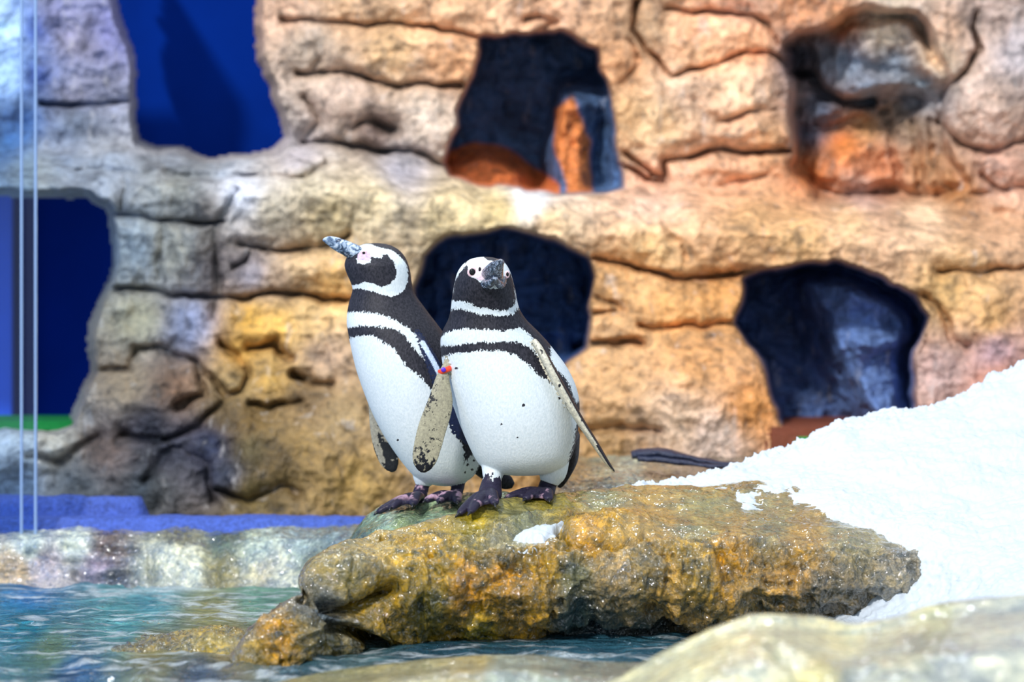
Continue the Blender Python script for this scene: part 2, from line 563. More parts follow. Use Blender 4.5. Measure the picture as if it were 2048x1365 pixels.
r = r + 0.05 * np.exp(-(seg_dist(WX, WY, [(1690, 110), (1760, 140), (1850, 150)]) / 16) ** 2) * (in_ur > 0)
for xx in (1790, 1835, 1870):
    r = r + 0.05 * np.exp(-(seg_dist(WX, WY, [(xx - 12, 250), (xx + 8, 400)]) / 9) ** 2) * sstep(0, 30, in_ur)
D = D + r
D = D + 0.62 * sstep(-4, 12, cs['lower_mid'])
in_lr = cs['lower_right']
r = 0.75 * sstep(-4, 12, in_lr)
r = r * (1 - 0.50 * sstep(1600, 1700, WX + (700 - GY) * 0.5) * sstep(0, 50, in_lr))
r = r - 0.12 * np.exp(-(((WX - 1720) / 60) ** 2 + ((WY - 590) / 34) ** 2)) - 0.12 * np.exp(-(((WX - 1740) / 80) ** 2 + ((WY - 680) / 28) ** 2))
D = D + np.where(in_lr > -8, r, 0)
# boulders along the foot and blobs
for bx, by, rx, ry, hh in [(1430, 800, 150, 130, .16), (1230, 800, 120, 110, .07), (300, 800, 110, 70, .07), (480, 830, 70, 60, .06),
                           (640, 900, 130, 90, .06), (60, 900, 110, 40, .12), (1330, 620, 120, 50, .05), (340, 500, 90, 60, .05),
                           (1450, 200, 110, 90, .07), (770, 110, 150, 45, .05), (740, 220, 130, 50, .04), (2000, 200, 80, 90, .07),
                           (620, 540, 80, 45, .05), (300, 950, 160, 60, .06), (1950, 640, 130, 90, .05)]:
    D = D - hh * np.exp(-(((WX - bx) / rx) ** 2 + ((WY - by) / ry) ** 2))
P3 = at(GX, GY, D).reshape(-1, 3)
cavemask = np.clip(np.maximum.reduce([sstep(-5, 25, cs[k]) for k in cs]), 0, 1).ravel()
D = D.ravel() - (0.034 * fbm(P3, 0.34, 5, seed=21, ridged=True) + 0.026 * fbm(P3, 0.11, 4, 0.6, seed=31, ridged=True) + 0.010 * fbm(P3, 0.03, 2, seed=35)) * (1 + 0.6 * cavemask)
V = at(GX.ravel(), GY.ravel(), D)

wall_cols = [(560, 20, (205, 165, 135)), (700, 20, (210, 168, 128)), (900, 30, (208, 162, 122)), (1100, 30, (200, 155, 120)), (1300, 60, (175, 140, 105)),
    (1400, 60, (215, 160, 120)), (1480, 10, (205, 155, 125)), (1600, 20, (210, 145, 100)), (1680, 45, (205, 140, 90)), (1900, 60, (205, 165, 135)), (1960, 40, (190, 165, 150)), (2040, 100, (172, 160, 158)),
    (620, 90, (165, 145, 125)), (780, 100, (212, 170, 122)), (900, 120, (218, 160, 112)), (1230, 130, (212, 155, 108)), (1400, 100, (228, 172, 125)),
    (1500, 90, (228, 165, 118)), (700, 200, (188, 162, 142)), (850, 230, (195, 175, 155)), (750, 260, (110, 90, 80)), (1260, 240, (205, 160, 110)),
    (1310, 250, (220, 185, 140)), (1370, 180, (205, 170, 140)), (1480, 180, (232, 190, 150)), (1450, 270, (220, 175, 138)), (1540, 280, (225, 170, 120)), (1700, 130, (118, 132, 148)), (1598, 115, (40, 50, 70)), (1660, 110, (120, 135, 150)), (1620, 265, (55, 70, 92)), (1820, 190, (115, 130, 145)), (1790, 130, (120, 132, 145)), (1780, 225, (150, 130, 110)),
    (1770, 60, (235, 215, 185)), (1870, 120, (215, 185, 150)), (1740, 190, (105, 125, 145)), (1640, 220, (70, 85, 105)), (1850, 175, (110, 125, 135)), (1620, 340, (205, 120, 62)), (1690, 290, (215, 125, 58)),
    (1730, 250, (205, 150, 95)), (1760, 330, (205, 130, 85)), (1820, 260, (150, 125, 100)), (1850, 330, (165, 120, 80)), (1910, 380, (165, 110, 60)), (1980, 230, (195, 165, 145)), (2000, 340, (208, 162, 138)), (1720, 390, (190, 155, 140)),
    (150, 80, (135, 130, 150)), (110, 30, (120, 120, 150)), (230, 60, (120, 120, 160)), (150, 180, (130, 128, 145)), (150, 250, (105, 115, 130)), (20, 60, (225, 240, 255)), (20, 150, (215, 235, 255)), (66, 60, (30, 60, 130)), (66, 150, (30, 60, 130)), (40, 240, (50, 90, 140)), (20, 280, (60, 100, 140)), (60, 340, (158, 158, 150)), (200, 325, (160, 162, 165)), (350, 330, (140, 138, 138)), (350, 370, (150, 145, 130)), (480, 395, (205, 208, 215)),
    (420, 420, (120, 115, 110)), (600, 315, (178, 168, 168)), (800, 340, (160, 155, 160)), (620, 370, (195, 180, 150)), (660, 430, (200, 178, 132)), (750, 400, (208, 188, 148)), (900, 430, (205, 182, 135)), (540, 420, (170, 158, 135)),
    (1000, 420, (195, 170, 115)), (1100, 440, (208, 172, 125)), (1065, 393, (250, 250, 250)), (1300, 400, (218, 182, 155)), (1450, 350, (222, 168, 128)), (1300, 370, (220, 165, 130)), (1500, 450, (208, 160, 108)), (1700, 440, (222, 178, 130)), (1850, 430, (235, 195, 155)), (2000, 480, (212, 165, 125)),
    (270, 500, (150, 158, 160)), (340, 500, (165, 158, 140)), (420, 540, (105, 98, 98)), (500, 550, (135, 130, 138)), (560, 560, (165, 140, 115)), (600, 540, (190, 158, 115)), (660, 570, (215, 165, 95)), (280, 640, (158, 148, 118)),
    (380, 650, (150, 155, 180)), (500, 640, (205, 155, 62)), (560, 650, (200, 155, 75)), (620, 640, (200, 165, 110)), (650, 710, (190, 158, 128)), (250, 770, (150, 128, 100)), (350, 770, (125, 95, 72)), (480, 700, (178, 135, 60)), (470, 770, (150, 125, 80)),
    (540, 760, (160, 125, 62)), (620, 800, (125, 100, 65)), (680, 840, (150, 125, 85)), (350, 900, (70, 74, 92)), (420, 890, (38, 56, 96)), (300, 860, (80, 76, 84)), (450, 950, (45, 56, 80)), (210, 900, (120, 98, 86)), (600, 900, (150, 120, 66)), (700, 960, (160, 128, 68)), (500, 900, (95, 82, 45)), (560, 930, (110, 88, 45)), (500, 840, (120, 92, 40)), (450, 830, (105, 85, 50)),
    (500, 990, (125, 105, 58)), (300, 980, (70, 76, 80)), (150, 970, (90, 92, 92)), (50, 888, (215, 205, 190)), (5, 885, (200, 192, 180)), (95, 880, (190, 180, 160)), (40, 960, (115, 125, 135)), (20, 1000, (100, 115, 130)), (800, 800, (150, 120, 80)), (900, 900, (165, 128, 75)),
    (1220, 560, (210, 158, 100)), (1350, 620, (212, 155, 92)), (1440, 600, (200, 142, 80)), (1300, 500, (220, 175, 118)), (1220, 760, (200, 155, 105)), (1400, 720, (200, 145, 90)), (1500, 820, (198, 132, 68)), (1350, 850, (195, 165, 135)), (1430, 880, (205, 180, 160)),
    (1200, 900, (165, 128, 80)), (1050, 960, (165, 125, 72)), (1900, 580, (202, 160, 100)), (1980, 640, (198, 152, 95)), (1880, 740, (170, 140, 130)), (1950, 560, (210, 165, 112)), (1990, 700, (165, 135, 138)), (1600, 480, (220, 172, 115)), (2000, 760, (185, 125, 100))]
Cc = colour_field(GX.ravel(), GY.ravel(), wall_cols, 3.2, 20)
def paint(C, mask, rgb):
    return C * (1 - mask[:, None]) + lin(rgb) * mask[:, None]
s_um = in_um.ravel(); gxr, gyr = WX.ravel(), WY.ravel()
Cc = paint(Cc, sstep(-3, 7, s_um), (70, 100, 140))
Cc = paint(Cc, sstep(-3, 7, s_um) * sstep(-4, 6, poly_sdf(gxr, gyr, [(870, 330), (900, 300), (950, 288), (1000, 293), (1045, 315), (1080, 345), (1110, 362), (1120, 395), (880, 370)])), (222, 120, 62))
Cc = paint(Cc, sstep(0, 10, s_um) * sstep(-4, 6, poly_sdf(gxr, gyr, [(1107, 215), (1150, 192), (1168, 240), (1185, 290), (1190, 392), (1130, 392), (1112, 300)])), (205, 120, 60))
Cc = paint(Cc, sstep(-3, 7, cs['lower_mid'].ravel()), (46, 78, 128))  # bluish shade of the caves put into their rock colour
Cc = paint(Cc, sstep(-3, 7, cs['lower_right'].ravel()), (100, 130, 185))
Cc = paint(Cc, 0.8 * sstep(-3, 7, cs['lower_right'].ravel()) * sstep(1720, 1600, gxr), (50, 72, 116))  # shadow on the left of this cave painted in as darker blue
Cc = Cc * (1 + 0.18 * fbm(P3, 0.12, 4, seed=55)[:, None])
Cc = Cc * (1 - 0.42 * np.exp(-(((GX.ravel() - 400) / 190) ** 2 + ((GY.ravel() - 900) / 110) ** 2)))[:, None]  # lower-left wall colour darkened to offset the strong sunlight on it
Cc = np.clip(Cc * np.array([1.20, 1.22, 1.27]), 0.003, 1)

# geodesic regions: every block grows from its seed and stops at the cracks
seeds = [('rock_block', 700, 10), ('rock_block', 780, 105), ('rock_block', 700, 210), ('rock_block', 870, 250), ('rock_block', 1100, 20), ('rock_block', 1235, 200),
    ('rock_block', 1400, 80), ('rock_block', 1440, 10), ('rock_block', 1450, 190), ('rock_block', 1500, 265), ('rock_block', 1450, 335), ('rock_block', 1640, 10), ('rock_block', 1900, 80), ('rock_block', 2010, 180), ('rock_block', 2010, 340),
    ('rock_ledge', 100, 340), ('rock_ledge', 350, 395), ('rock_ledge', 680, 410), ('rock_ledge', 950, 430), ('rock_ledge', 1250, 430), ('rock_ledge', 1600, 460), ('rock_ledge', 1950, 480),
    ('rock_block', 280, 510), ('rock_block', 390, 520), ('rock_block', 600, 550), ('rock_block', 280, 650), ('rock_block', 380, 650), ('rock_block', 600, 650), ('rock_block', 300, 770), ('rock_block', 450, 740), ('rock_block', 550, 740),
    ('rock_block', 660, 720), ('rock_block', 200, 830), ('rock_block', 560, 860), ('rock_block', 350, 940), ('rock_block', 60, 895), ('rock_block', 150, 980), ('rock_block', 500, 1030), ('rock_block', 700, 940),
    ('rock_block', 1250, 570), ('rock_block', 1400, 610), ('rock_block', 1230, 660), ('rock_block', 1400, 760), ('rock_block', 1220, 780), ('rock_block', 1300, 900), ('rock_block', 1000, 900), ('rock_block', 1980, 600), ('rock_block', 1900, 730), ('rock_block', 2000, 700),
    ('rock_block', 150, 100), ('rock_block', 150, 260), ('icy_rock', 0, 80), ('rock_block', 700, 860),
    ('cave_recess', 1040, 160), ('cave_boulder', 970, 340), ('cave_column', 1150, 290), ('cave_recess', 1720, 180), ('cave_mound', 1720, 320), ('cave_recess', 1020, 600), ('cave_recess', 1640, 680)]
cost = 1.0 + 60 * np.exp(-(dc / 6.0) ** 2)
for k in cs:
    if k not in ('upper_left', 'lower_left'):
        cost = cost + 60 * np.exp(-(cs[k] / 6.0) ** 2)
cost = cost + 30 * np.exp(-((WY - roofline) / 6.0) ** 2) * (in_ur > 0)
cost = cost + 30 * np.exp(-((WY - ledge_y + 12) / 6.0) ** 2)
orange = poly_sdf(WX, WY, [(870, 330), (900, 300), (950, 288), (1000, 293), (1045, 315), (1080, 345), (1110, 362), (1120, 395), (880, 370)])
colm = poly_sdf(WX, WY, [(1107, 215), (1150, 192), (1168, 240), (1185, 290), (1190, 392), (1130, 392), (1112, 300)])
cost = cost + 60 * np.exp(-(orange / 5.0) ** 2) + 60 * np.exp(-(colm / 5.0) ** 2)
dist = np.full(shape, 1e9)
lab = np.zeros(shape, int)
for i, (nm_, sx, sy) in enumerate(seeds):
    r_, c_ = int((sy + 180) / STEP), int((sx + 540) / STEP)
    dist[r_, c_] = 0
    lab[r_, c_] = i
for it in range(420):
    ch = 0
    for dy, dx in ((0, 1), (0, -1), (1, 0), (-1, 0), (1, 1), (-1, -1), (1, -1), (-1, 1)):
        sl = [slice(None), slice(None)]
        so = [slice(None), slice(None)]
        for ax, s_ in ((0, dy), (1, dx)):
            if s_ == 1:
                sl[ax], so[ax] = slice(1, None), slice(None, -1)
            elif s_ == -1:
                sl[ax], so[ax] = slice(None, -1), slice(1, None)
        sl, so = tuple(sl), tuple(so)
        nd = dist[so] + cost[sl] * (1.414 if dx and dy else 1.0)
        better = nd < dist[sl] - 1e-9
        if better.any():
            dist[sl] = np.where(better, nd, dist[sl])
            lab[sl] = np.where(better, lab[so], lab[sl])
            ch = 1
    if not ch:
        break
Fw = grid_faces(*shape)
open_mask = (np.maximum(cs['upper_left'], cs['lower_left']) > 9).ravel()
keep = ~(open_mask[Fw].all(1))
Fw = Fw[keep]
NW = -vert_normals(V, Fw)
if NW[:, 1].mean() > 0:
    NW = -NW
# faces should look towards the camera (-Y)
a_, b_, c_, d_ = (V[Fw[:, i]] for i in range(4))
if np.cross(c_ - a_, d_ - b_)[:, 1].mean() > 0:
    Fw = Fw[:, ::-1]
flab = lab.ravel()[Fw[:, 0]]
wall = empty('wall_back', (0.0, 7.9, 0.1))
wall['kind'] = 'structure'
plabels = {'icy_rock': 'pale blue icy rock', 'cave_boulder': 'orange boulder on cave floor', 'cave_column': 'orange brown rock column in cave', 'cave_mound': 'orange rock mound in cave'}
for i, (nm_, sx, sy) in enumerate(seeds):
    f = Fw[flab == i]
    if len(f) < 4:
        continue
    idx, inv = np.unique(f, return_inverse=True)
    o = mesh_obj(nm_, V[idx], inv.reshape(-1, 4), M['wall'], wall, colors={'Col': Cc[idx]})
    o.data.normals_split_custom_set_from_vertices(NW[idx].tolist())
    if nm_ in plabels:
        o['label'] = plabels[nm_]

def box(name, lo, hi, mat, parent=None, bev=0.0):
    bm = bmesh.new()
    bmesh.ops.create_cube(bm, size=1)
    for v in bm.verts:
        v.co = Vector([lo[i] + (v.co[i] + 0.5) * (hi[i] - lo[i]) for i in range(3)])
    if bev:
        bmesh.ops.bevel(bm, geom=list(bm.edges), offset=bev, segments=2, affect='EDGES')
    me = bpy.data.meshes.new(name)
    bm.to_mesh(me)
    bm.free()
    me.materials.append(mat)
    o = bpy.data.objects.new(name, me)
    COL.objects.link(o)
    if parent is not None:
        o.parent = parent
        o.matrix_parent_inverse = parent.matrix_world.inverted()
    return o

pw = box('wall_blue', (-3.2, 9.15, -0.1), (-0.3, 9.22, 2.6), M['blue'])
pw['kind'] = 'structure'

# ------------------------------------------------------------------ ground, pool bed, water
def cgrid(x0, x1, y0, y1, st):
    X, Y = np.meshgrid(np.arange(x0, x1 + st, st), np.arange(y0, y1 + st, st))
    return X, Y
X, Y = cgrid(-3.2, 3.2, 4.0, 7.9, 0.025)
Pq = np.stack([X.ravel(), Y.ravel(), 0 * X.ravel()], 1)
Z = -0.13 + 0.05 * fbm(Pq, 0.4, 5, seed=77) - 0.02 * sstep(5.6, 6.4, Pq[:, 1])
bedc = colour_field(Pq[:, 0] * 100, Pq[:, 1] * 100, [(-120, 650, (40, 120, 150)), (-150, 560, (30, 90, 140)), (-60, 660, (120, 160, 150)), (-70, 590, (150, 150, 90)), (-90, 520, (140, 145, 110)), (-40, 540, (170, 150, 90)), (-30, 500, (150, 150, 120)), (60, 550, (60, 90, 110)), (120, 600, (90, 110, 120))], 3, 8)
bed = mesh_obj('floor', np.stack([X.ravel(), Y.ravel(), Z], 1), grid_faces(*X.shape), M['wet'], colors={'Col': bedc}, attrs={'rough_zone': np.ones(len(Z))})
bed['kind'] = 'structure'

X, Y = cgrid(-2.5, 1.2, 4.35, 7.02, 0.009)
Pq = np.stack([X.ravel(), Y.ravel() * 1.7, 0 * X.ravel()], 1)
amp = 0.6 + 0.8 * sstep(5.6, 5.1, Y.ravel())
wx = fbm(Pq, 0.3, 3, seed=5) * 0.10
Pw = Pq + np.stack([wx, -wx, 0 * wx], 1)
Z = 0.015 * amp * fbm(Pw, 0.17, 4, 0.55, seed=8, ridged=True) + 0.006 * fbm(Pw, 0.05, 3, seed=12)
Vw = np.stack([X.ravel(), Y.ravel(), Z], 1)
wpx, wpy = proj(Vw)
wcol = colour_field(wpx, wpy, [(60, 1190, (60, 125, 185)), (300, 1200, (95, 165, 180)), (520, 1190, (110, 160, 140)), (60, 1250, (40, 130, 150)), (250, 1250, (90, 160, 165)), (420, 1240, (160, 155, 100)),
    (100, 1300, (110, 140, 110)), (300, 1300, (150, 140, 90)), (450, 1290, (150, 130, 85)), (150, 1350, (50, 100, 150)), (400, 1350, (80, 95, 120)), (600, 1350, (60, 100, 115)), (900, 1310, (40, 90, 110)), (1200, 1310, (50, 100, 120))], 3, 10)
fo = fbm(np.stack([X.ravel() * 1.0, Y.ravel() * 3.5, 0 * X.ravel()], 1), 0.22, 5, 0.65, seed=40, ridged=True)
foam = sstep(0.42, 0.68, fo) * 0.7
foam = np.maximum(foam, 0.75 * np.exp(-(seg_dist(wpx, wpy, [(185, 1180), (200, 1195), (260, 1180), (430, 1172)]) / 8) ** 2) * sstep(-0.3, 0.3, fo))
water = mesh_obj('pool_water', np.stack([X.ravel(), Y.ravel(), Z], 1), grid_faces(*X.shape), M['water'], colors={'Col': wcol}, attrs={'foam': foam})
tag(water, 'rippling teal blue pool water below the rocks at lower left', 'water')
water['kind'] = 'stuff'

# ------------------------------------------------------------------ lofted rocks
def loft_rock(name, pxs, rows, nrow, cracks_=(), lumps=(), cols=None, noise_=(0.02, 0.2, 0.006, 0.035), rough=None, mat='wet', seed=100, parent=None, gain=1.25, crest=None, pits=0.0, grey=0.0):
    """rows: list of (px list, py list, d list) or ('z', px list, z list, d list); one smooth surface through them"""
    G = []
    for r in rows:
        if r[0] == 'z':
            d = np.interp(pxs, r[1], r[3]); z = np.interp(pxs, r[1], r[2])
            P = np.stack([(pxs - 1024.0) / F * d, d, z], -1)
        else:
            P = at(pxs, np.interp(pxs, r[0], r[1]), np.interp(pxs, r[0], r[2]))
        # soften the polyline corners along the curve
        for _ in range(6):
            P[1:-1] = 0.25 * P[:-2] + 0.5 * P[1:-1] + 0.25 * P[2:]
        G.append(P)
    S = catmull(np.array(G), nrow)
    V = S.reshape(-1, 3)
    Fc = grid_faces(nrow, len(pxs))
    a, b, c, d = (V[Fc[:, i]] for i in range(4))
    n = np.cross(c - a, d - b)
    if n[:, 1].sum() - n[:, 2].sum() > 0:
        Fc = Fc[:, ::-1]
    N = vert_normals(V, Fc)
    px, py = proj(V)
    disp = np.zeros(len(V))
    vis = sstep(-0.25, 0.05, -(N[:, 1]) + N[:, 2] * 0.5)
    for pts, dep, wd in cracks_:
        q = 6 * fbm(V, 0.05, 3, seed=seed + 3)
        disp -= dep * np.exp(-(seg_dist(px + q, py + q, pts) / wd) ** 2) * vis
    for bx, by, rx, ry, hh in lumps:
        disp += hh * np.exp(-(((px - bx) / rx) ** 2 + ((py - by) / ry) ** 2)) * vis
    rz = np.ones(len(V)) if rough is None else rough(px, py)
    a1, s1, a2, s2 = noise_
    disp += 0.32 * a2 * fbm(V, s2 * 0.28, 3, 0.6, seed=seed + 9, ridged=True) * (0.15 + 0.85 * rz)
    disp += a1 * fbm(V, s1, 4, seed=seed, ridged=False) + a2 * fbm(V, s2, 4, 0.62, seed=seed + 7, ridged=True) * (0.22 + 0.78 * rz)
    pit = sstep(0.22, 0.5, fbm(V, 0.05, 3, 0.6, seed=seed + 21)) * sstep(0.55, 1.0, rz) * vis
    disp -= pits * pit
    if crest is not None:
        e = np.exp(-((py - np.interp(px, crest[0], crest[1])) / 14) ** 2)
        disp += 0.022 * e * np.maximum(fbm(V, 0.028, 3, 0.7, seed=seed + 15), -0.15)
    V = V + N * disp[:, None]
    C = colour_field(px, py, cols, 3.8, 12) * gain
    C = C * (1 - grey) + grey * C.mean(1, keepdims=True)
    C = np.clip(C * (1 + 0.25 * fbm(V, 0.07, 3, seed=seed + 11)[:, None]), 0.003, 1)
    return mesh_obj(name, V, Fc, M[mat], parent, colors={'Col': C}, attrs={'rough_zone': rz}), V, Fc

# main boulder under the penguins
tx = [470, 500, 540, 600, 622, 650, 700, 760, 850, 920, 960, 1020, 1100, 1180, 1250, 1350, 1500, 1700, 1900, 2000]
T = (tx, [1332, 1285, 1236, 1190, 1150, 1117, 1092, 1074, 1050, 1032, 1014, 1004, 999, 991, 985, 982, 978, 990, 1040, 1110],
     [5.32, 5.42, 5.48, 5.55, 5.60, 5.66, 5.78, 5.86, 5.92, 5.93, 5.98, 6.05, 6.10, 6.15, 6.2, 6.25, 6.3, 6.3, 6.1, 5.95])
T2 = (tx, [1333, 1292, 1246, 1200, 1156, 1124, 1104, 1092, 1078, 1066, 1058, 1052, 1046, 1038, 1030, 1030, 1030, 1040, 1080, 1130],
      [5.31, 5.38, 5.43, 5.48, 5.55, 5.60, 5.69, 5.76, 5.80, 5.83, 5.85, 5.87, 5.90, 5.93, 5.95, 5.98, 6.0, 6.0, 5.93, 5.9])
Lr = (tx, [1334, 1300, 1258, 1212, 1166, 1138, 1122, 1114, 1108, 1104, 1102, 1100, 1096, 1094, 1098, 1096, 1092, 1104, 1118, 1150],
      [5.30, 5.35, 5.39, 5.44, 5.51, 5.55, 5.60, 5.64, 5.66, 5.67, 5.68, 5.69, 5.70, 5.71, 5.72, 5.74, 5.76, 5.78, 5.80, 5.83])
Mr = (tx, [1336, 1318, 1290, 1262, 1224, 1206, 1200, 1200, 1196, 1192, 1190, 1190, 1190, 1190, 1190, 1188, 1184, 1184, 1180, 1185],
      [5.28, 5.30, 5.32, 5.36, 5.45, 5.48, 5.52, 5.56, 5.60, 5.61, 5.62, 5.63, 5.64, 5.65, 5.66, 5.68, 5.70, 5.73, 5.76, 5.8])
Br = (tx, [1346, 1346, 1346, 1342, 1334, 1326, 1308, 1290, 1288, 1292, 1296, 1300, 1304, 1306, 1306, 1300, 1290, 1275, 1250, 1220],
      [5.28, 5.29, 5.30, 5.34, 5.40, 5.45, 5.56, 5.70, 5.76, 5.78, 5.79, 5.79, 5.79, 5.8, 5.82, 5.83, 5.84, 5.86, 5.88, 5.90])
main_cols = [(500, 1310, (140, 125, 80)), (560, 1290, (175, 135, 45)), (620, 1280, (125, 115, 75)), (640, 1230, (70, 85, 105)), (700, 1160, (135, 125, 85)), (660, 1130, (160, 145, 95)), (760, 1110, (190, 165, 100)),
    (740, 1180, (165, 140, 75)), (850, 1110, (185, 155, 80)), (870, 1150, (170, 140, 25)), (930, 1180, (180, 130, 20)), (860, 1210, (120, 110, 40)), (780, 1240, (150, 125, 60)), (800, 1270, (110, 95, 45)), (950, 1250, (200, 180, 85)), (900, 1240, (165, 135, 45)),
    (1010, 1160, (185, 140, 60)), (1020, 1210, (160, 125, 40)), (1060, 1250, (190, 150, 60)), (1150, 1150, (95, 100, 85)), (1150, 1230, (55, 70, 75)), (1130, 1270, (30, 50, 60)), (1300, 1270, (40, 52, 58)), (1200, 1290, (35, 60, 80)), (1230, 1150, (175, 155, 125)),
    (1280, 1150, (135, 120, 85)), (1330, 1200, (190, 160, 110)), (1400, 1150, (150, 130, 80)), (1450, 1140, (185, 145, 80)), (1500, 1200, (165, 140, 100)), (1580, 1170, (160, 130, 85)), (1650, 1190, (125, 115, 100)), (1700, 1230, (90, 80, 60)), (1800, 1170, (150, 145, 140)),
    (1900, 1150, (110, 115, 120)), (1860, 1200, (90, 95, 100)), (1200, 1050, (190, 155, 70)), (1180, 1075, (195, 150, 55)), (1300, 1060, (180, 150, 90)), (1400, 1050, (150, 145, 105)), (1550, 1050, (145, 140, 110)), (1600, 1080, (175, 145, 90)),
    (1700, 1080, (150, 145, 120)), (1000, 1020, (150, 145, 95)), (1100, 1010, (160, 150, 85)), (1200, 1000, (140, 145, 115)), (950, 1060, (165, 150, 75)), (850, 1070, (180, 155, 85)), (1050, 1060, (130, 135, 110)), (1000, 1085, (150, 145, 120)), (1100, 1120, (165, 135, 60))]
main_cracks = [([(608, 1196), (640, 1212), (678, 1226), (731, 1208), (784, 1182)], .075, 11), ([(655, 1252), (714, 1264), (749, 1281), (801, 1296), (870, 1290)], .07, 11),
    ([(1118, 1070), (1140, 1088), (1175, 1094), (1240, 1096), (1290, 1092)], .040, 6), ([(1153, 1036), (1130, 1052), (1118, 1070)], .015, 5),
    ([(766, 1082), (870, 1100), (930, 1100), (1020, 1075), (1087, 1056)], .022, 6), ([(960, 1180), (1020, 1150), (1080, 1140)], .012, 7),
    ([(700, 1140), (690, 1180), (705, 1215)], .012, 6), ([(1330, 1110), (1340, 1150), (1370, 1160)], .02, 8), ([(1440, 1120), (1450, 1160)], .02, 8),
    ([(1480, 1190), (1560, 1200), (1620, 1195)], .02, 8), ([(1170, 1120), (1175, 1230)], .02, 22), ([(1300, 1210), (1350, 1260)], .03, 16), ([(1700, 1190), (1780, 1210)], .02, 10),
    ([(1040, 1290), (1200, 1270), (1400, 1270)], .05, 18), ([(600, 1260), (560, 1300)], .012, 8)]
main_lumps = [(695, 1155, 85, 38, .045), (590, 1275, 90, 45, .03), (760, 1240, 90, 22, .03), (1250, 1058, 120, 26, .035), (880, 1180, 80, 60, .02), (930, 1240, 80, 40, .02), (780, 1250, 60, 28, .02), (1080, 1215, 70, 60, .015),
    (1240, 1150, 60, 50, .015), (1400, 1170, 70, 60, .02), (1560, 1160, 70, 40, .018), (1020, 1050, 120, 14, .012), (850, 1082, 70, 12, .012), (1720, 1140, 80, 40, .012)]
def main_rough(px, py):
    lip = np.interp(px, tx, Lr[1])
    r = sstep(-25, 15, py - lip)
    r = np.maximum(r, 0.8 * np.exp(-(seg_dist(px, py, [(760, 1085), (900, 1090), (1020, 1062), (1090, 1045), (1150, 1040)]) / 14) ** 2))
    r = np.maximum(r, 0.9 * np.exp(-(((px - 1190) / 60) ** 2 + ((py - 1065) / 26) ** 2)))
    r = r * (1 - 0.6 * np.exp(-(((px - 690) / 90) ** 2 + ((py - 1165) / 55) ** 2)))
    return np.clip(r, 0, 1)
pxs = np.arange(462, 2010, 3.0)
rows = [('z', [460, 2010], [-0.06, -0.06], [5.9, 6.7]), ('z', [460, 620, 1000, 2010], [-0.04, 0.0, 0.02, 0.05], [5.6, 5.9, 6.35, 6.6]), T, T2, Lr, Mr, Br, ('z', [460, 700, 2010], [-0.10, -0.10, -0.10], [5.3, 5.6, 5.9])]
boulder, BV, BF = loft_rock('boulder', pxs, rows, 260, main_cracks, main_lumps, main_cols, (0.018, 0.16, 0.030, 0.085), main_rough, seed=100, gain=1.0, pits=0.022)
tag(boulder, 'big wet mustard and olive boulder the front penguin stands on', 'rock')

# greenish boulder under the rear penguin
bx = [690, 712, 730, 760, 800, 860, 930, 1010, 1060]
rows = [('z', [690, 1060], [-0.05, -0.05], [6.6, 6.7]), (bx, [1100, 1068, 1046, 1026, 1013, 1006, 1004, 1004, 1020], [6.3, 6.32, 6.34, 6.36, 6.38, 6.38, 6.38, 6.36, 6.36]),
        (bx, [1110, 1076, 1056, 1038, 1026, 1018, 1014, 1014, 1024], [6.2, 6.18, 6.17, 6.16, 6.16, 6.16, 6.16, 6.16, 6.2]), (bx, [1130, 1105, 1092, 1084, 1078, 1072, 1068, 1060, 1060], [6.12, 6.08, 6.05, 6.03, 6.02, 6.02, 6.02, 6.04, 6.1]),
        ('z', [690, 1060], [-0.03, -0.03], [6.02, 6.05])]
gb, GV, GF = loft_rock('boulder', np.arange(690, 1061, 3.0), rows, 130, [([(850, 1010), (830, 1050), (800, 1080)], .01, 8)], [(800, 1040, 40, 20, .01)],
    [(740, 1060, (95, 125, 115)), (780, 1030, (190, 215, 215)), (800, 1050, (110, 130, 90)), (870, 1015, (160, 190, 175)), (930, 1020, (150, 170, 145)), (860, 1050, (130, 155, 135)), (760, 1040, (120, 155, 150)), (730, 1080, (100, 120, 120))],
    (0.008, 0.14, 0.006, 0.04), lambda a, b: 0.35 + 0 * a, seed=140)
tag(gb, 'pale green wet boulder under the rear penguin, behind the mustard boulder', 'rock')

# wet ledge behind the pool
rows = [('z', [-220, 860], [-0.06, -0.06], [7.9, 7.9]), ([-220, 860], [1046, 1046], [7.62, 7.62]), ([-220, 100, 400, 600, 700, 780, 860], [1066, 1066, 1064, 1060, 1056, 1058, 1060], [7.14, 7.14, 7.14, 7.12, 7.05, 6.9, 6.8]),
        ([-220, 100, 400, 600, 700, 780, 860], [1078, 1078, 1080, 1078, 1070, 1074, 1090], [7.0, 7.0, 7.02, 6.98, 6.85, 6.7, 6.6]), ([-220, 100, 400, 600, 700, 780, 860], [1118, 1115, 1112, 1118, 1120, 1130, 1140], [6.96, 6.96, 6.94, 6.9, 6.75, 6.55, 6.4]),
        ([-220, 0, 150, 300, 500, 600, 700, 860], [1160, 1160, 1166, 1174, 1172, 1178, 1190, 1210], [6.93, 6.93, 6.92, 6.86, 6.84, 6.78, 6.6, 6.3]), ('z', [-220, 860], [-0.1, -0.1], [6.86, 6.5])]
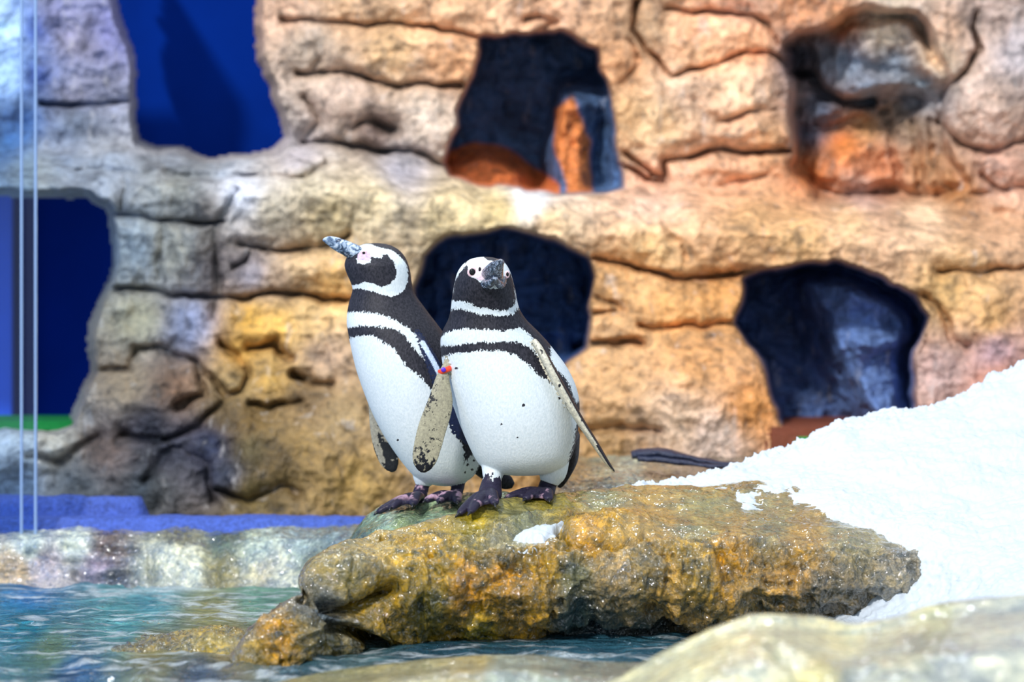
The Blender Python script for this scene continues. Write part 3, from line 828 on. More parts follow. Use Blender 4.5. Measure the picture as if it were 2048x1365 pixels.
ledge, _, _ = loft_rock('rock_ledge', np.arange(-560, 861, 4.0), rows, 120,
    [([(140, 1100), (200, 1095), (270, 1098)], .02, 9), ([(150, 1150), (170, 1165), (215, 1160), (260, 1150)], .025, 8), ([(420, 1085), (425, 1165)], .02, 14), ([(300, 1120), (305, 1160)], .02, 8), ([(60, 1110), (110, 1125), (250, 1130)], .015, 7)],
    [(340, 1130, 50, 40, .03), (100, 1090, 90, 16, .02), (560, 1110, 70, 40, .03), (20, 1130, 60, 30, .02)],
    [(60, 1095, (185, 205, 225)), (150, 1085, (215, 230, 245)), (210, 1098, (95, 80, 85)), (30, 1140, (190, 170, 150)), (90, 1130, (190, 185, 215)), (200, 1135, (150, 145, 185)), (220, 1155, (60, 70, 90)), (340, 1120, (225, 235, 240)), (380, 1150, (215, 225, 230)), (300, 1150, (150, 160, 165)),
     (450, 1090, (85, 105, 105)), (440, 1145, (130, 125, 85)), (520, 1110, (180, 200, 210)), (600, 1095, (150, 175, 200)), (530, 1150, (190, 190, 185)), (560, 1160, (185, 195, 205)), (640, 1140, (130, 145, 140)), (680, 1090, (105, 130, 155)), (760, 1080, (110, 125, 120)), (350, 1080, (110, 115, 110)), (700, 1160, (120, 125, 105))],
    (0.016, 0.14, 0.016, 0.07), lambda a, b: 0.45 + 0 * a, seed=170, gain=0.95)
tag(ledge, 'low pale wet rock ledge behind the pool at left', 'rock')

# rock shelf behind the snow
rows = [([900, 2320], [915, 900], [7.75, 7.75]), ([900, 1130, 1300, 2320], [935, 930, 932, 930], [7.4, 7.4, 7.4, 7.4]), ([900, 1130, 1300, 2320], [985, 962, 965, 965], [6.9, 6.9, 6.9, 6.9]), ([900, 1130, 1300, 2320], [1010, 1000, 1000, 1000], [6.55, 6.6, 6.6, 6.6]), ('z', [900, 2320], [-0.05, -0.05], [6.5, 6.5])]
shelf, _, _ = loft_rock('rock_shelf', np.arange(1090, 2321, 5.0), rows, 90, [([(1180, 960), (1250, 950)], .01, 8)], [(1220, 955, 60, 14, .02)],
    [(1150, 960, (135, 115, 90)), (1210, 950, (135, 140, 135)), (1250, 945, (170, 180, 185)), (1190, 985, (120, 110, 95)), (1320, 940, (140, 130, 120)), (1400, 950, (110, 100, 95)), (2000, 950, (110, 100, 95))], (0.012, 0.2, 0.012, 0.05), None, seed=190)
tag(shelf, 'grey wet rock shelf under the cave wall behind the snow', 'rock')

# foreground rocks, close to the lens
fx = [1180, 1240, 1300, 1360, 1420, 1500, 1560, 1640, 1700, 1780, 1860, 1960, 2060, 2200]
ft = [1385, 1360, 1325, 1298, 1270, 1244, 1243, 1250, 1262, 1252, 1232, 1218, 1208, 1190]
rows = [('z', [1180, 2200], [-0.06, -0.06], [4.9, 4.9]), (fx, ft, [4.45] * 14), (fx, [a + 14 for a in ft], [4.3] * 14), (fx, [a + 60 for a in ft], [4.1] * 14), (fx, [a + 150 for a in ft], [3.95] * 14), ('z', [1180, 2200], [-0.08, -0.08], [3.9, 3.9])]
fr_, _, _ = loft_rock('boulder', np.arange(1180, 2201, 5.0), rows, 110, [([(1560, 1310), (1600, 1330)], .02, 14), ([(1700, 1355), (1760, 1350)], .015, 14), ([(1860, 1335), (1920, 1345)], .015, 16)], [],
    [(1400, 1330, (225, 225, 180)), (1500, 1270, (222, 222, 185)), (1600, 1300, (205, 205, 175)), (1680, 1280, (230, 225, 180)), (1640, 1350, (225, 215, 150)), (1800, 1270, (190, 195, 175)), (1860, 1240, (185, 190, 150)), (1950, 1230, (165, 175, 185)), (1900, 1340, (140, 155, 175)), (2040, 1260, (180, 195, 210)), (1500, 1350, (215, 220, 200)), (2000, 1310, (190, 200, 205)), (1720, 1350, (160, 170, 175))],
    (0.008, 0.2, 0.004, 0.05), lambda a, b: 0.0 + 0 * a, seed=210, gain=1.3, grey=0.38)
tag(fr_, 'blurred pale yellow rock closest to the camera at lower right', 'rock')
sx = [480, 560, 640, 760, 880, 980, 1080, 1180, 1280, 1400, 1500]
st_ = [1385, 1366, 1350, 1335, 1322, 1316, 1318, 1328, 1330, 1335, 1345]
rows = [('z', [480, 1500], [-0.08, -0.08], [5.2, 5.2]), (sx, st_, [5.02] * 11), (sx, [a + 12 for a in st_], [4.8] * 11), (sx, [a + 50 for a in st_], [4.5] * 11), ('z', [480, 1500], [-0.1, -0.1], [4.4, 4.4])]
sl_, _, _ = loft_rock('rock_slab', np.arange(480, 1501, 5.0), rows, 80, [], [], [(650, 1355, (150, 150, 110)), (800, 1340, (165, 160, 120)), (950, 1325, (175, 160, 110)), (1000, 1350, (150, 165, 165)), (1150, 1335, (120, 140, 145)), (1250, 1345, (130, 145, 150))],
    (0.004, 0.2, 0.003, 0.05), lambda a, b: 0.1 + 0 * a, seed=230)
tag(sl_, 'low olive grey wet slab in front of the mustard boulder at bottom', 'rock')

rx_ = [180, 240, 300, 360, 420, 480, 520]
rt_ = [1300, 1288, 1280, 1268, 1258, 1262, 1280]
rows = [('z', [180, 520], [-0.06, -0.06], [6.0, 5.9]), (rx_, [a + 2 for a in rt_], [5.80] * 7), (rx_, [a + 12 for a in rt_], [5.66] * 7), (rx_, [a + 24 for a in rt_], [5.52] * 7), ('z', [180, 520], [-0.07, -0.07], [5.42, 5.42])]
lr_, _, _ = loft_rock('rock', np.arange(180, 521, 3.0), rows, 70, [], [], [(200, 1290, (95, 95, 60)), (300, 1285, (110, 100, 55)), (430, 1270, (150, 135, 75)), (500, 1270, (120, 110, 70))], (0.014, 0.09, 0.016, 0.05), None, seed=240)
tag(lr_, 'low half sunk olive rock breaking the pool surface left of the mustard boulder', 'rock')

# ------------------------------------------------------------------ snow bank
cx = [1225, 1250, 1300, 1380, 1450, 1500, 1560, 1600, 1650, 1680, 1760, 1800, 1850, 1900, 1940, 1980, 2048, 2150, 2320]
cy = [988, 982, 972, 955, 937, 926, 910, 895, 866, 850, 830, 828, 824, 808, 790, 765, 740, 700, 650]
rows = [('z', [1225, 2320], [0.10, 0.10], [6.9, 7.5]), (cx, [a + 45 for a in cy], np.interp(cx, [1225, 1600, 2320], [6.45, 6.75, 7.2])), (cx, cy, np.interp(cx, [1225, 1600, 2320], [6.28, 6.55, 6.85])),
        ([1225, 1400, 1600, 1800, 2048, 2320], [994, 985, 950, 910, 860, 800], [6.2, 6.25, 6.28, 6.3, 6.35, 6.4]), ([1225, 1400, 1600, 1720, 1800, 2048, 2320], [998, 1014, 1018, 1025, 1025, 1000, 960], [6.15, 6.08, 6.06, 6.0, 5.97, 5.95, 5.9]),
        ([1225, 1400, 1600, 1720, 1800, 1900, 2048, 2320], [1012, 1040, 1050, 1080, 1098, 1105, 1110, 1100], [6.17, 6.10, 6.05, 5.90, 5.83, 5.73, 5.6, 5.5]), ([1225, 1600, 1720, 1800, 1900, 1960, 2048, 2320], [1100, 1180, 1235, 1225, 1200, 1185, 1180, 1190], [6.2, 5.95, 5.75, 5.7, 5.62, 5.52, 5.4, 5.3]),
        ([1225, 1600, 1700, 1800, 1900, 2048, 2320], [1180, 1290, 1275, 1262, 1250, 1240, 1240], [6.2, 5.85, 5.6, 5.5, 5.4, 5.3, 5.2]), ('z', [1225, 2320], [-0.05, -0.05], [5.9, 5.15])]
pxs = np.arange(1225, 2321, 3.0)
snow, SV, SF = loft_rock('snow_bank', pxs, rows, 420, [], [], [(0, 0, (255, 255, 255))], (0.022, 0.14, 0.006, 0.025), None, 'snow', seed=250, crest=(cx, cy))
tag(snow, 'bank of loose white snow sloping down over the boulder at right', 'snow')
snow['kind'] = 'stuff'
# small snow patch on the mustard boulder
kd = kdtree.KDTree(len(BV))
for i, v in enumerate(BV):
    kd.insert(v, i)
kd.balance()
bpx, bpy_ = proj(BV)
def patch(name, poly, thick, label, margin=26, seed=5):
    s = poly_sdf(bpx, bpy_, poly)
    BN = vert_normals(BV, BF)
    front = (BN[:, 2] > -0.2) & (BV[:, 1] < 6.05)
    h = thick * sstep(-10, 10, s + 9 * fbm(BV, 0.03, 3, seed=seed)) + 0.004 * fbm(BV, 0.01, 3, seed=seed + 2) - 0.006
    P = BV + np.array([0, 0, 1.0]) * h[:, None]
    sel = ((s > -22) & front)
    f = BF[sel[BF].all(1)]
    idx, inv = np.unique(f, return_inverse=True)
    o = mesh_obj(name, P[idx], inv.reshape(-1, 4), M['snow'], colors={'Col': np.ones((len(idx), 3))})
    o['kind'] = 'stuff'
    return tag(o, label, 'snow')
patch('snow_patch', [(1032, 1080), (1055, 1066), (1085, 1056), (1122, 1052), (1114, 1070), (1095, 1080), (1060, 1085)], 0.022, 'small snow patch on top of the mustard boulder')

# ------------------------------------------------------------------ mats, strips, glass
def slab(name, poly, z0, z1, mat, label, cat, seed=1, rough=0.006):
    """poly in (x, y) metres, rounded and slightly uneven slab"""
    x0, x1 = min(p[0] for p in poly), max(p[0] for p in poly)
    y0, y1 = min(p[1] for p in poly), max(p[1] for p in poly)
    m = 0.03
    st = 0.012
    Xg, Yg = cgrid(x0 - m, x1 + m, y0 - m, y1 + m, st)
    s = poly_sdf(Xg.ravel(), Yg.ravel(), poly)
    Pq = np.stack([Xg.ravel(), Yg.ravel(), 0 * Xg.ravel()], 1)
    e = sstep(-0.012, 0.02, s + 0.008 * fbm(Pq, 0.06, 3, seed=seed))
    top = z0 + (z1 - z0) * e + rough * fbm(Pq, 0.04, 3, seed=seed + 4) * e
    Fc = grid_faces(*Xg.shape)
    f = Fc[(s > -0.014)[Fc].any(1)]
    Vt = np.stack([Xg.ravel(), Yg.ravel(), top], 1)
    Vb = Vt.copy(); Vb[:, 2] = z0 - 0.004
    n = len(Vt)
    cnt = {}
    for q in f:
        for a, b in zip(q, np.roll(q, -1)):
            cnt[(a, b)] = 1
    side = [(a, b, b + n, a + n) for (a, b) in cnt if (b, a) not in cnt]
    allf = [tuple(q) for q in f] + [tuple(x + n for x in q[::-1]) for q in f] + side
    Va = np.concatenate([Vt, Vb])
    idx, inv = np.unique(np.array(allf), return_inverse=True)
    o = mesh_obj(name, Va[idx], inv.reshape(-1, 4), mat)
    fix_normals(o)
    return tag(o, label, cat)
slab('rubber_mat', [(-1.85, 7.16), (-0.42, 7.13), (-0.40, 7.25), (-0.8, 7.3), (-1.85, 7.34)], 0.125, 0.172, M['mat_blue'], 'long blue rubber mat strip on the pale ledge under the wall', 'mat', 3)
slab('rubber_mat', [(-1.85, 7.28), (-1.12, 7.28), (-1.10, 7.36), (-1.85, 7.42)], 0.14, 0.225, M['mat_blue'], 'shorter blue rubber mat piece raised behind the long strip, far left', 'mat', 6)
sp = [tuple(at(a, b, 7.2)[[0, 2]]) for a, b in [(0, 0)]]

gt = box('turf_strip', (-2.1, 7.95, 0.385), (-1.42, 8.5, 0.425), M['green'], bev=0.012)
tag(gt, 'bright green turf strip on the sill of the lower left opening', 'turf')
gt2 = box('turf_strip', (0.872, 7.35, 0.27), (1.0, 7.5, 0.398), M['green'], bev=0.012)
tag(gt2, 'green turf strip at the mouth of the lower right cave above the snow', 'turf')
cf = box('cave_floor', (0.80, 7.62, 0.2), (1.5, 8.6, 0.42), M['brown'], wall, bev=0.02)
cf['label'] = 'red brown floor slab in the lower right cave'

gp = empty('window_1', (float(at(60, 0, 7.05)[0]), 7.05, 0.13))
gp['kind'] = 'structure'
xe0, xe1 = float(at(47, 0, 7.1)[0]), float(at(75, 0, 7.1)[0])
pane = box('pane', (-2.3, 7.08, 0.13), (xe1, 7.10, 2.2), M['glass'], gp)
box('pane_edge', (xe0 - 0.004, 7.065, 0.13), (xe0 + 0.004, 7.079, 2.2), M['edge'], gp, bev=0.002)
box('pane_edge', (xe1 - 0.004, 7.065, 0.13), (xe1 + 0.004, 7.079, 2.2), M['edge'], gp, bev=0.002)
bs = box('wall_glow_sheet', (-2.6, 8.95, -0.1), (float(at(22, 0, 8.95)[0]), 8.99, 1.28), M['blue_light'])  # added lighter blue sheet, its colour imitates the blue glow at the left edge
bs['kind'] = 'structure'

# ------------------------------------------------------------------ penguins
def ringmesh(rings, n=48, cap=True):
    """rings: list of (centre, a, b) vectors; closed tube"""
    th = np.linspace(0, 2 * np.pi, n, endpoint=False)
    Vv = []
    for c, a, b in rings:
        Vv.append(np.asarray(c) + np.cos(th)[:, None] * np.asarray(a) + np.sin(th)[:, None] * np.asarray(b))
    Vv = np.array(Vv).reshape(-1, 3)
    Fc = [tuple(f) for f in grid_faces(len(rings), n, True)]
    k = len(Vv)
    Vv = np.concatenate([Vv, [rings[0][0], rings[-1][0]]])
    for i in range(n):
        Fc.append((i, (i + 1) % n, k))
        Fc.append((k - 1 - i, k - 1 - ((i + 1) % n), k + 1))
    return Vv, Fc

def smooth_rows(A, n):
    A = np.asarray(A, float)
    return catmull(A[:, None, :], n)[:, 0, :]

def body_rings(rows, n=70):
    """rows: (py, xl, xr, dc, hd)"""
    R = smooth_rows(rows, n)
    out = []
    for py, xl, xr, dc_, hd in R:
        c = at((xl + xr) / 2, py, dc_)
        hw = max((xr - xl) / 2, 0.5) / F * dc_
        out.append((c, np.array([hw, 0, 0]), np.array([0, max(hd, 0.001), 0])))
    return out

def path_rings(pts, n=24):
    """pts: (px, py, d, hw_px, hd_m): hw lies in the picture plane across the path, hd along the view"""
    R = smooth_rows(pts, n)
    C = at(R[:, 0], R[:, 1], R[:, 2])
    out = []
    for i in range(n):
        t = C[min(i + 1, n - 1)] - C[max(i - 1, 0)]
        t /= max(np.linalg.norm(t), 1e-9)
        view = np.array([0, 1.0, 0])
        w = np.cross(t, view)
        if np.linalg.norm(w) < 0.2:
            w = np.array([1.0, 0, 0])
        w /= np.linalg.norm(w)
        b = np.cross(w, t)
        b /= np.linalg.norm(b)
        out.append((C[i], w * max(R[i, 3], 0.4) / F * R[i, 2], b * max(R[i, 4], 0.0008)))
    return out

def foot_parts(ankle, heel_r, tips, web=0.005):
    """ankle (px,py,d); toe tips (px,py,d): toes as tapered tubes plus a webbed slab"""
    parts, A = [], at(*ankle)
    T_ = [at(*t) for t in tips]
    for t in T_:
        R = []
        mid1 = A * 0.6 + t * 0.4 + np.array([0, 0, 0.010])
        mid2 = A * 0.25 + t * 0.75 + np.array([0, 0, 0.006])
        P = catmull(np.array([A, mid1, mid2, t])[:, None, :], 14)[:, 0]
        rad = np.interp(np.linspace(0, 1, 14), [0, .4, .75, .9, 1], [heel_r * 1.1, .0135, .0115, .0095, .005])
        for i in range(14):
            tt = P[min(i + 1, 13)] - P[max(i - 1, 0)]
            tt /= np.linalg.norm(tt)
            w = np.cross(tt, [0, 0, 1.0]); w /= np.linalg.norm(w)
            b = np.cross(w, tt)
            R.append((P[i], w * rad[i] * 1.15, b * rad[i] * 0.85))
        parts.append(ringmesh(R, 20))
    for t0, t1 in zip(T_[:-1], T_[1:]):
        a0, a1 = A + np.array([0, 0, 0.006]), A * 0.2 + (t0 + t1) * 0.4 * 1.0
        q = [A, A * 0.12 + t0 * 0.88, A * 0.25 + (t0 + t1) * 0.375, A * 0.12 + t1 * 0.88]
        Vv = np.array([p + np.array([0, 0, s * web + 0.003]) for s in (-1, 1) for p in q])
        parts.append((Vv, [(0, 1, 2, 3), (7, 6, 5, 4), (0, 4, 5, 1), (1, 5, 6, 2), (2, 6, 7, 3), (3, 7, 4, 0)]))
    return parts

def fuse(parts, voxel):
    Vs, Fs, ids, off = [], [], [], 0
    for kind, (v, f) in parts:
        Vs.append(v)
        Fs += [tuple(int(i) + off for i in q) for q in f]
        ids += [kind] * len(v)
        off += len(v)
    Vs = np.concatenate(Vs)
    o = mesh_obj('tmp', Vs, Fs)
    fix_normals(o)
    r = o.modifiers.new('r', 'REMESH')
    r.mode = 'VOXEL'
    r.voxel_size = voxel
    sm = o.modifiers.new('s', 'SMOOTH')
    sm.iterations = 4
    sm.factor = 0.5
    dg = bpy.context.evaluated_depsgraph_get()
    me = bpy.data.meshes.new_from_object(o.evaluated_get(dg))
    bpy.data.objects.remove(o)
    n = len(me.vertices)
    co = np.empty(n * 3); me.vertices.foreach_get('co', co); co = co.reshape(-1, 3)
    no = np.empty(n * 3); me.vertex_normals.foreach_get('vector', no); no = no.reshape(-1, 3)
    kdt = kdtree.KDTree(len(Vs))
    for i, v in enumerate(Vs):
        kdt.insert(v, i)
    kdt.balance()
    kinds = np.array([ids[kdt.find(v)[1]] for v in co])
    return me, co, no, kinds

def union_sdf(px, py, polys):
    w = np.full(px.shape, -60.0)
    for p in polys:
        w = np.maximum(w, poly_sdf(px, py, p))
    return w

def finish_penguin(root, parts, voxel, pattern, face):
    me, co, no, kinds = fuse(parts, voxel)
    px, py = proj(co)
    w, mask, skin = pattern(px, py, co, no, kinds)
    me.attributes.new('w', 'FLOAT', 'POINT').data.foreach_set('value', w.astype(np.float32))
    me.attributes.new('skin_mask', 'FLOAT', 'POINT').data.foreach_set('value', mask.astype(np.float32))
    a = me.color_attributes.new('Skin', 'FLOAT_COLOR', 'POINT')
    a.data.foreach_set('color', np.concatenate([skin, np.ones((len(skin), 1))], 1).astype(np.float32).ravel())
    me.materials.clear()
    me.materials.append(M['penguin'])
    me.polygons.foreach_set('use_smooth', [True] * len(me.polygons))
    me.name = 'body'
    b = bpy.data.objects.new('body', me)
    COL.objects.link(b)
    b.parent = root
    b.matrix_parent_inverse = root.matrix_world.inverted()
    return b

def mat_beak():
    s = NT('beak_horn')
    n = s.noise(55, 4, 0.6, dist=1.5)
    c = s.ramp(n, [(0.36, (0.015, 0.03, 0.07)), (0.44, (0.09, 0.15, 0.26)), (0.52, (0.34, 0.45, 0.62)), (0.64, (0.70, 0.78, 0.90))])
    return s.out(Base_Color=c, Roughness=0.18, Normal=s.bump(n, 0.5, 0.006), Coat_Weight=0.5, Coat_Roughness=0.08)
def mat_beak_dark():
    s = NT('dark_beak_horn')
    n = s.noise(70, 3, 0.6, dist=2.5)
    c = s.ramp(n, [(0.40, (0.008, 0.014, 0.03)), (0.53, (0.04, 0.065, 0.11)), (0.64, (0.36, 0.42, 0.55))])  # pale end of the ramp paints bright highlights onto the dark horn
    return s.out(Base_Color=c, Roughness=0.15, Normal=s.bump(n, 0.7, 0.008), Coat_Weight=0.8, Coat_Roughness=0.05)
M['beak'] = mat_beak()
M['beak_dark'] = mat_beak_dark()

def tube_obj(name, rings, mat, parent, n=24):
    v, f = ringmesh(rings, n)
    o = mesh_obj(name, v, f, mat, parent)
    return fix_normals(o)

def ball(name, px, py, d, r_px, mat, parent, flat=0.6, up=1.0, seg=24):
    c = at(px, py, d)
    r = r_px / F * d
    bm = bmesh.new()
    bmesh.ops.create_uvsphere(bm, u_segments=seg, v_segments=seg // 2, radius=1)
    for v in bm.verts:
        v.co = Vector((v.co.x * r + c[0], v.co.y * r * flat + c[1], v.co.z * r * up + c[2]))
    for f in bm.faces:
        f.smooth = True
    me = bpy.data.meshes.new(name)
    bm.to_mesh(me); bm.free()
    me.materials.append(mat)
    o = bpy.data.objects.new(name, me)
    COL.objects.link(o)
    o.parent = parent
    o.matrix_parent_inverse = parent.matrix_world.inverted()
    return o

def surf_d(me_obj, px, py, default):
    """distance of the body surface behind a pixel"""
    me = me_obj.data
    n = len(me.vertices)
    co = np.empty(n * 3); me.vertices.foreach_get('co', co); co = co.reshape(-1, 3)
    x, y = proj(co)
    m = np.hypot(x - px, y - py) < 3.5
    return float(co[m, 1].min()) if m.any() else default

SK = {'leg': (42, 38, 58), 'pink': (215, 175, 195), 'under': (158, 153, 130)}

# ---- front penguin
root = empty('penguin', tuple(at(1035, 1000, 6.0)))
tag(root, 'front penguin facing the camera with raised beak, on the mustard boulder', 'penguin', 'penguins on the rock')
rowsF = [(514, 966, 974, 6.03, .004), (516, 950, 990, 6.03, .030), (521, 936, 1003, 6.025, .052), (530, 925, 1013, 6.02, .066), (545, 915, 1021, 6.015, .076), (562, 910, 1026, 6.015, .080), (582, 906, 1031, 6.02, .080),
         (605, 903, 1035, 6.03, .078), (622, 901, 1041, 6.04, .080), (640, 896, 1053, 6.05, .090), (660, 886, 1073, 6.06, .103), (680, 881, 1092, 6.065, .113), (705, 882, 1112, 6.07, .122), (735, 886, 1134, 6.07, .130), (770, 893, 1151, 6.07, .136),
         (805, 904, 1159, 6.07, .139), (840, 916, 1158, 6.07, .137), (870, 928, 1155, 6.07, .130), (895, 939, 1150, 6.07, .120), (915, 949, 1143, 6.07, .108), (930, 959, 1132, 6.07, .092), (941, 973, 1115, 6.07, .072), (948, 994, 1095, 6.07, .048), (951, 1018, 1075, 6.07, .025), (952, 1040, 1052, 6.07, .006)]
parts = [('body', ringmesh(body_rings(rowsF, 90), 72))]
parts.append(('trouser', ringmesh(path_rings([(994, 895, 6.06, 30, .035), (989, 930, 6.045, 27, .034), (986, 946, 6.035, 22, .026), (985, 957, 6.03, 19, .021)]), 28)))
parts.append(('trouser', ringmesh(path_rings([(1112, 910, 6.08, 28, .035), (1108, 940, 6.08, 27, .036), (1102, 955, 6.08, 24, .030), (1098, 966, 6.08, 19, .022)]), 28)))
parts.append(('leg', ringmesh(path_rings([(987, 940, 6.03, 15, .018), (985, 958, 6.02, 19, .020), (982, 975, 6.01, 22, .021), (980, 990, 5.99, 24, .022), (978, 997, 5.97, 20, .016)]), 24)))
parts.append(('leg', ringmesh(path_rings([(1100, 950, 6.09, 14, .018), (1097, 965, 6.09, 17, .019), (1093, 980, 6.08, 18, .020), (1091, 992, 6.07, 17, .018)]), 24)))
for p in foot_parts((978, 988, 5.985), .017, [(918, 1029, 5.87), (940, 1026, 5.85), (990, 1009, 5.88)]):
    parts.append(('foot', p))
for p in foot_parts((1090, 987, 6.07), .015, [(1012, 997, 6.0), (1050, 999, 5.97), (1098, 1000, 5.97)]):
    parts.append(('foot', p))
parts.append(('under', ringmesh(path_rings([(905, 715, 6.03, 12, .012), (892, 738, 6.01, 10, .008), (885, 760, 6.0, 15, .007), (880, 808, 5.99, 26, .007), (863, 862, 5.985, 29, .006), (850, 915, 5.98, 26, .0055), (847, 936, 5.98, 17, .005), (846, 946, 5.98, 5, .003)], 40), 40)))
parts.append(('edge', ringmesh(path_rings([(1068, 682, 5.98, 6, .012), (1082, 703, 5.965, 8, .022), (1100, 737, 5.955, 9.5, .030), (1128, 788, 5.955, 10, .033), (1160, 842, 5.965, 8.5, .032), (1190, 888, 5.98, 7, .028), (1213, 924, 5.99, 5, .020), (1228, 943, 6.0, 2.2, .008)], 44), 32)))
parts.append(('tail', ringmesh(path_rings([(1142, 870, 6.14, 18, .04), (1143, 915, 6.17, 14, .03), (1134, 945, 6.18, 10, .02), (1122, 968, 6.19, 7, .012), (1118, 976, 6.19, 3, .005)], 24), 24)))
belly = [(880, 716), (901, 709), (914, 706), (932, 706), (954, 702), (979, 702), (1010, 702), (1032, 711), (1046, 722), (1062, 733), (1074, 748), (1096, 763), (1116, 778), (1137, 794), (1146, 810), (1153, 838), (1151, 870), (1142, 905), (1134, 932), (1120, 960), (1100, 985), (960, 985), (900, 900), (870, 780)]
band = [(872, 682), (881, 676), (895, 664), (932, 658), (964, 660), (1007, 663), (1042, 656), (1057, 668), (1073, 687), (1085, 702), (1094, 720), (1079, 718), (1070, 706), (1057, 694), (1036, 685), (1010, 684), (979, 687), (964, 684), (920, 690), (901, 693), (872, 692)]
collar = [(898, 598), (905, 601), (920, 603), (933, 604), (945, 610), (957, 615), (970, 617), (990, 620), (1005, 620), (1015, 620), (1024, 616), (1030, 608), (1032, 598), (1030, 575), (1023, 552), (1017, 540), (1023, 540), (1030, 556), (1037, 580), (1044, 605), (1034, 620), (1027, 628), (1015, 632), (1000, 632), (980, 631), (962, 630), (945, 625), (930, 620), (912, 617), (898, 622)]
lline = [(898, 605), (905, 585), (910, 562), (919, 547), (934, 530), (928, 526), (905, 548), (898, 575)]
faceL = [(936, 534), (930, 528), (940, 518), (955, 512), (967, 514), (976, 521), (992, 523), (990, 535), (980, 548), (968, 566), (960, 566), (952, 558), (945, 556), (938, 552), (935, 545)]
faceR = [(1000, 519), (1010, 520), (1020, 536), (1018, 550), (1013, 560), (1013, 569), (1006, 566), (1000, 578), (975, 578), (970, 572), (1002, 560)]
side = [(1101, 694), (1112, 691), (1127, 700), (1141, 716), (1152, 738), (1158, 763), (1160, 795), (1154, 808), (1146, 790), (1138, 768), (1126, 752), (1112, 738), (1102, 720)]
def patF(px, py, co, no, kinds):
    w = union_sdf(px, py, [belly, band, collar, lline, side])
    w = np.maximum(w, union_sdf(px, py, [faceL, faceR]) * 2.2)
    w = np.where((py < 575) & (w > -4) & (w < 4), w * 2.0, w)
    back = co[:, 1] > np.interp(py, [514, 600, 700, 950], [6.04, 6.05, 6.10, 6.15])
    w = np.where(back, -20, w)
    for sx_, sy_, sr_ in [(913, 737, 4), (1047, 811, 4.5), (1003, 849, 3), (1146, 811, 4), (1151, 826, 4), (1035, 875, 2)]:
        w = np.minimum(w, (np.hypot(px - sx_, py - sy_) - sr_ * 0.7) * 3)
    w = np.where(kinds == 'trouser', 20, w)
    w = np.where(kinds == 'tail', -20, w)
    # lower edge of the leg feathers
    mask = np.zeros(len(px)); skin = np.tile(lin(SK['leg']), (len(px), 1))
    lg = (kinds == 'leg') | (kinds == 'foot')
    mask[lg & (py + 14 * fbm(co * np.array([1, 1, 0.35]), 0.006, 2, seed=91) > 954)] = 1
    w = np.where(lg, 20, w)
    pk = sstep(0.35, 0.6, fbm(co, 0.018, 3, seed=61))
    pk = pk * lg
    skin = skin * (1 - 0.45 * pk[:, None]) + lin(SK['pink']) * 0.45 * pk[:, None]
    u = kinds == 'under'
    mask[u] = 1
    skin[u] = lin(SK['under']) * (1 + 0.25 * fbm(co[u], 0.05, 2, seed=4)[:, None])
    dk = (1.15 * fbm(co, 0.0075, 3, 0.7, seed=71) + 0.9 * sstep(870, 945, py) * sstep(30, 5, np.abs(seg_dist(px, py, [(848, 860), (830, 935), (868, 940)]) - 2)) + 0.7 * np.exp(-(((px - 862) / 14) ** 2 + ((py - 800) / 25) ** 2)) + 0.45 * np.exp(-(((px - 860) / 16) ** 2 + ((py - 880) / 20) ** 2))) > 0.62
    skin[u & dk] = lin((22, 24, 32))
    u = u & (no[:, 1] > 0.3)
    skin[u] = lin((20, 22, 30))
    e = kinds == 'edge'
    mask[e] = 1
    skin[e] = lin((205, 200, 180)) * (1 + 0.2 * fbm(co[e], 0.01, 2, seed=5)[:, None])
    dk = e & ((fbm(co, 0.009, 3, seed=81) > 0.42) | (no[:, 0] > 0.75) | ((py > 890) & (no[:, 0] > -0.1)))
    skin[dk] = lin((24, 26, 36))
    # pink tint on the bare face
    fp = np.exp(-(((px - 958) / 16) ** 2 + ((py - 545) / 14) ** 2)) * (kinds == 'body') * (~back) * (union_sdf(px, py, [faceL]) > 1)
    mask = np.maximum(mask, (fp > 0.25).astype(float))
    m2 = (fp > 0.25) & (kinds == 'body')
    skin[m2] = lin((228, 205, 214))
    return w, mask, np.clip(skin, 0.002, 1)
bodyF = finish_penguin(root, parts, 0.0021, patF, None)
# beak seen almost head-on
up_ = tube_obj('beak', path_rings([(984, 556, 5.965, 23, .018), (985, 551, 5.935, 23, .018), (988, 544, 5.91, 20, .018), (993, 535, 5.885, 15, .017), (999, 527, 5.868, 9, .013), (1003, 525, 5.858, 5, .008), (1004, 529, 5.852, 2, .004)], 30), M['beak_dark'], root)
lp = [ringmesh(path_rings(q, 22), 20) for q in (
    [(962, 556, 5.975, 8, .009), (966, 564, 5.95, 9, .010), (973, 569, 5.93, 9.5, .010), (983, 565, 5.905, 8, .008), (990, 556, 5.885, 4, .005)],
    [(1007, 556, 5.975, 7, .009), (1005, 564, 5.95, 8, .010), (1001, 570, 5.93, 8.5, .010), (995, 565, 5.905, 7, .008), (991, 556, 5.885, 4, .005)],
    [(984, 560, 5.97, 20, .010), (985, 562, 5.94, 18, .008), (988, 558, 5.91, 11, .007), (991, 554, 5.89, 5, .004)])]
lv, lf, off_ = [], [], 0
for v_, f_ in lp:
    lv.append(v_)
    lf += [tuple(int(i) + off_ for i in q) for q in f_]
    off_ += len(v_)
lo_ = fix_normals(mesh_obj('lower_mandible', np.concatenate(lv), lf, M['beak_dark'], up_))
d0 = surf_d(bodyF, 944, 544, 5.95)
ring = ball('eye_ring', 944, 544.5, d0 + 0.001, 9.5, M['pink'], root, 0.35, 1.1)
ball('eye', 944.5, 544, d0 - 0.003, 6.3, M['eye'], root, 0.55, 1.1)
d1 = surf_d(bodyF, 1014, 548, 5.97)
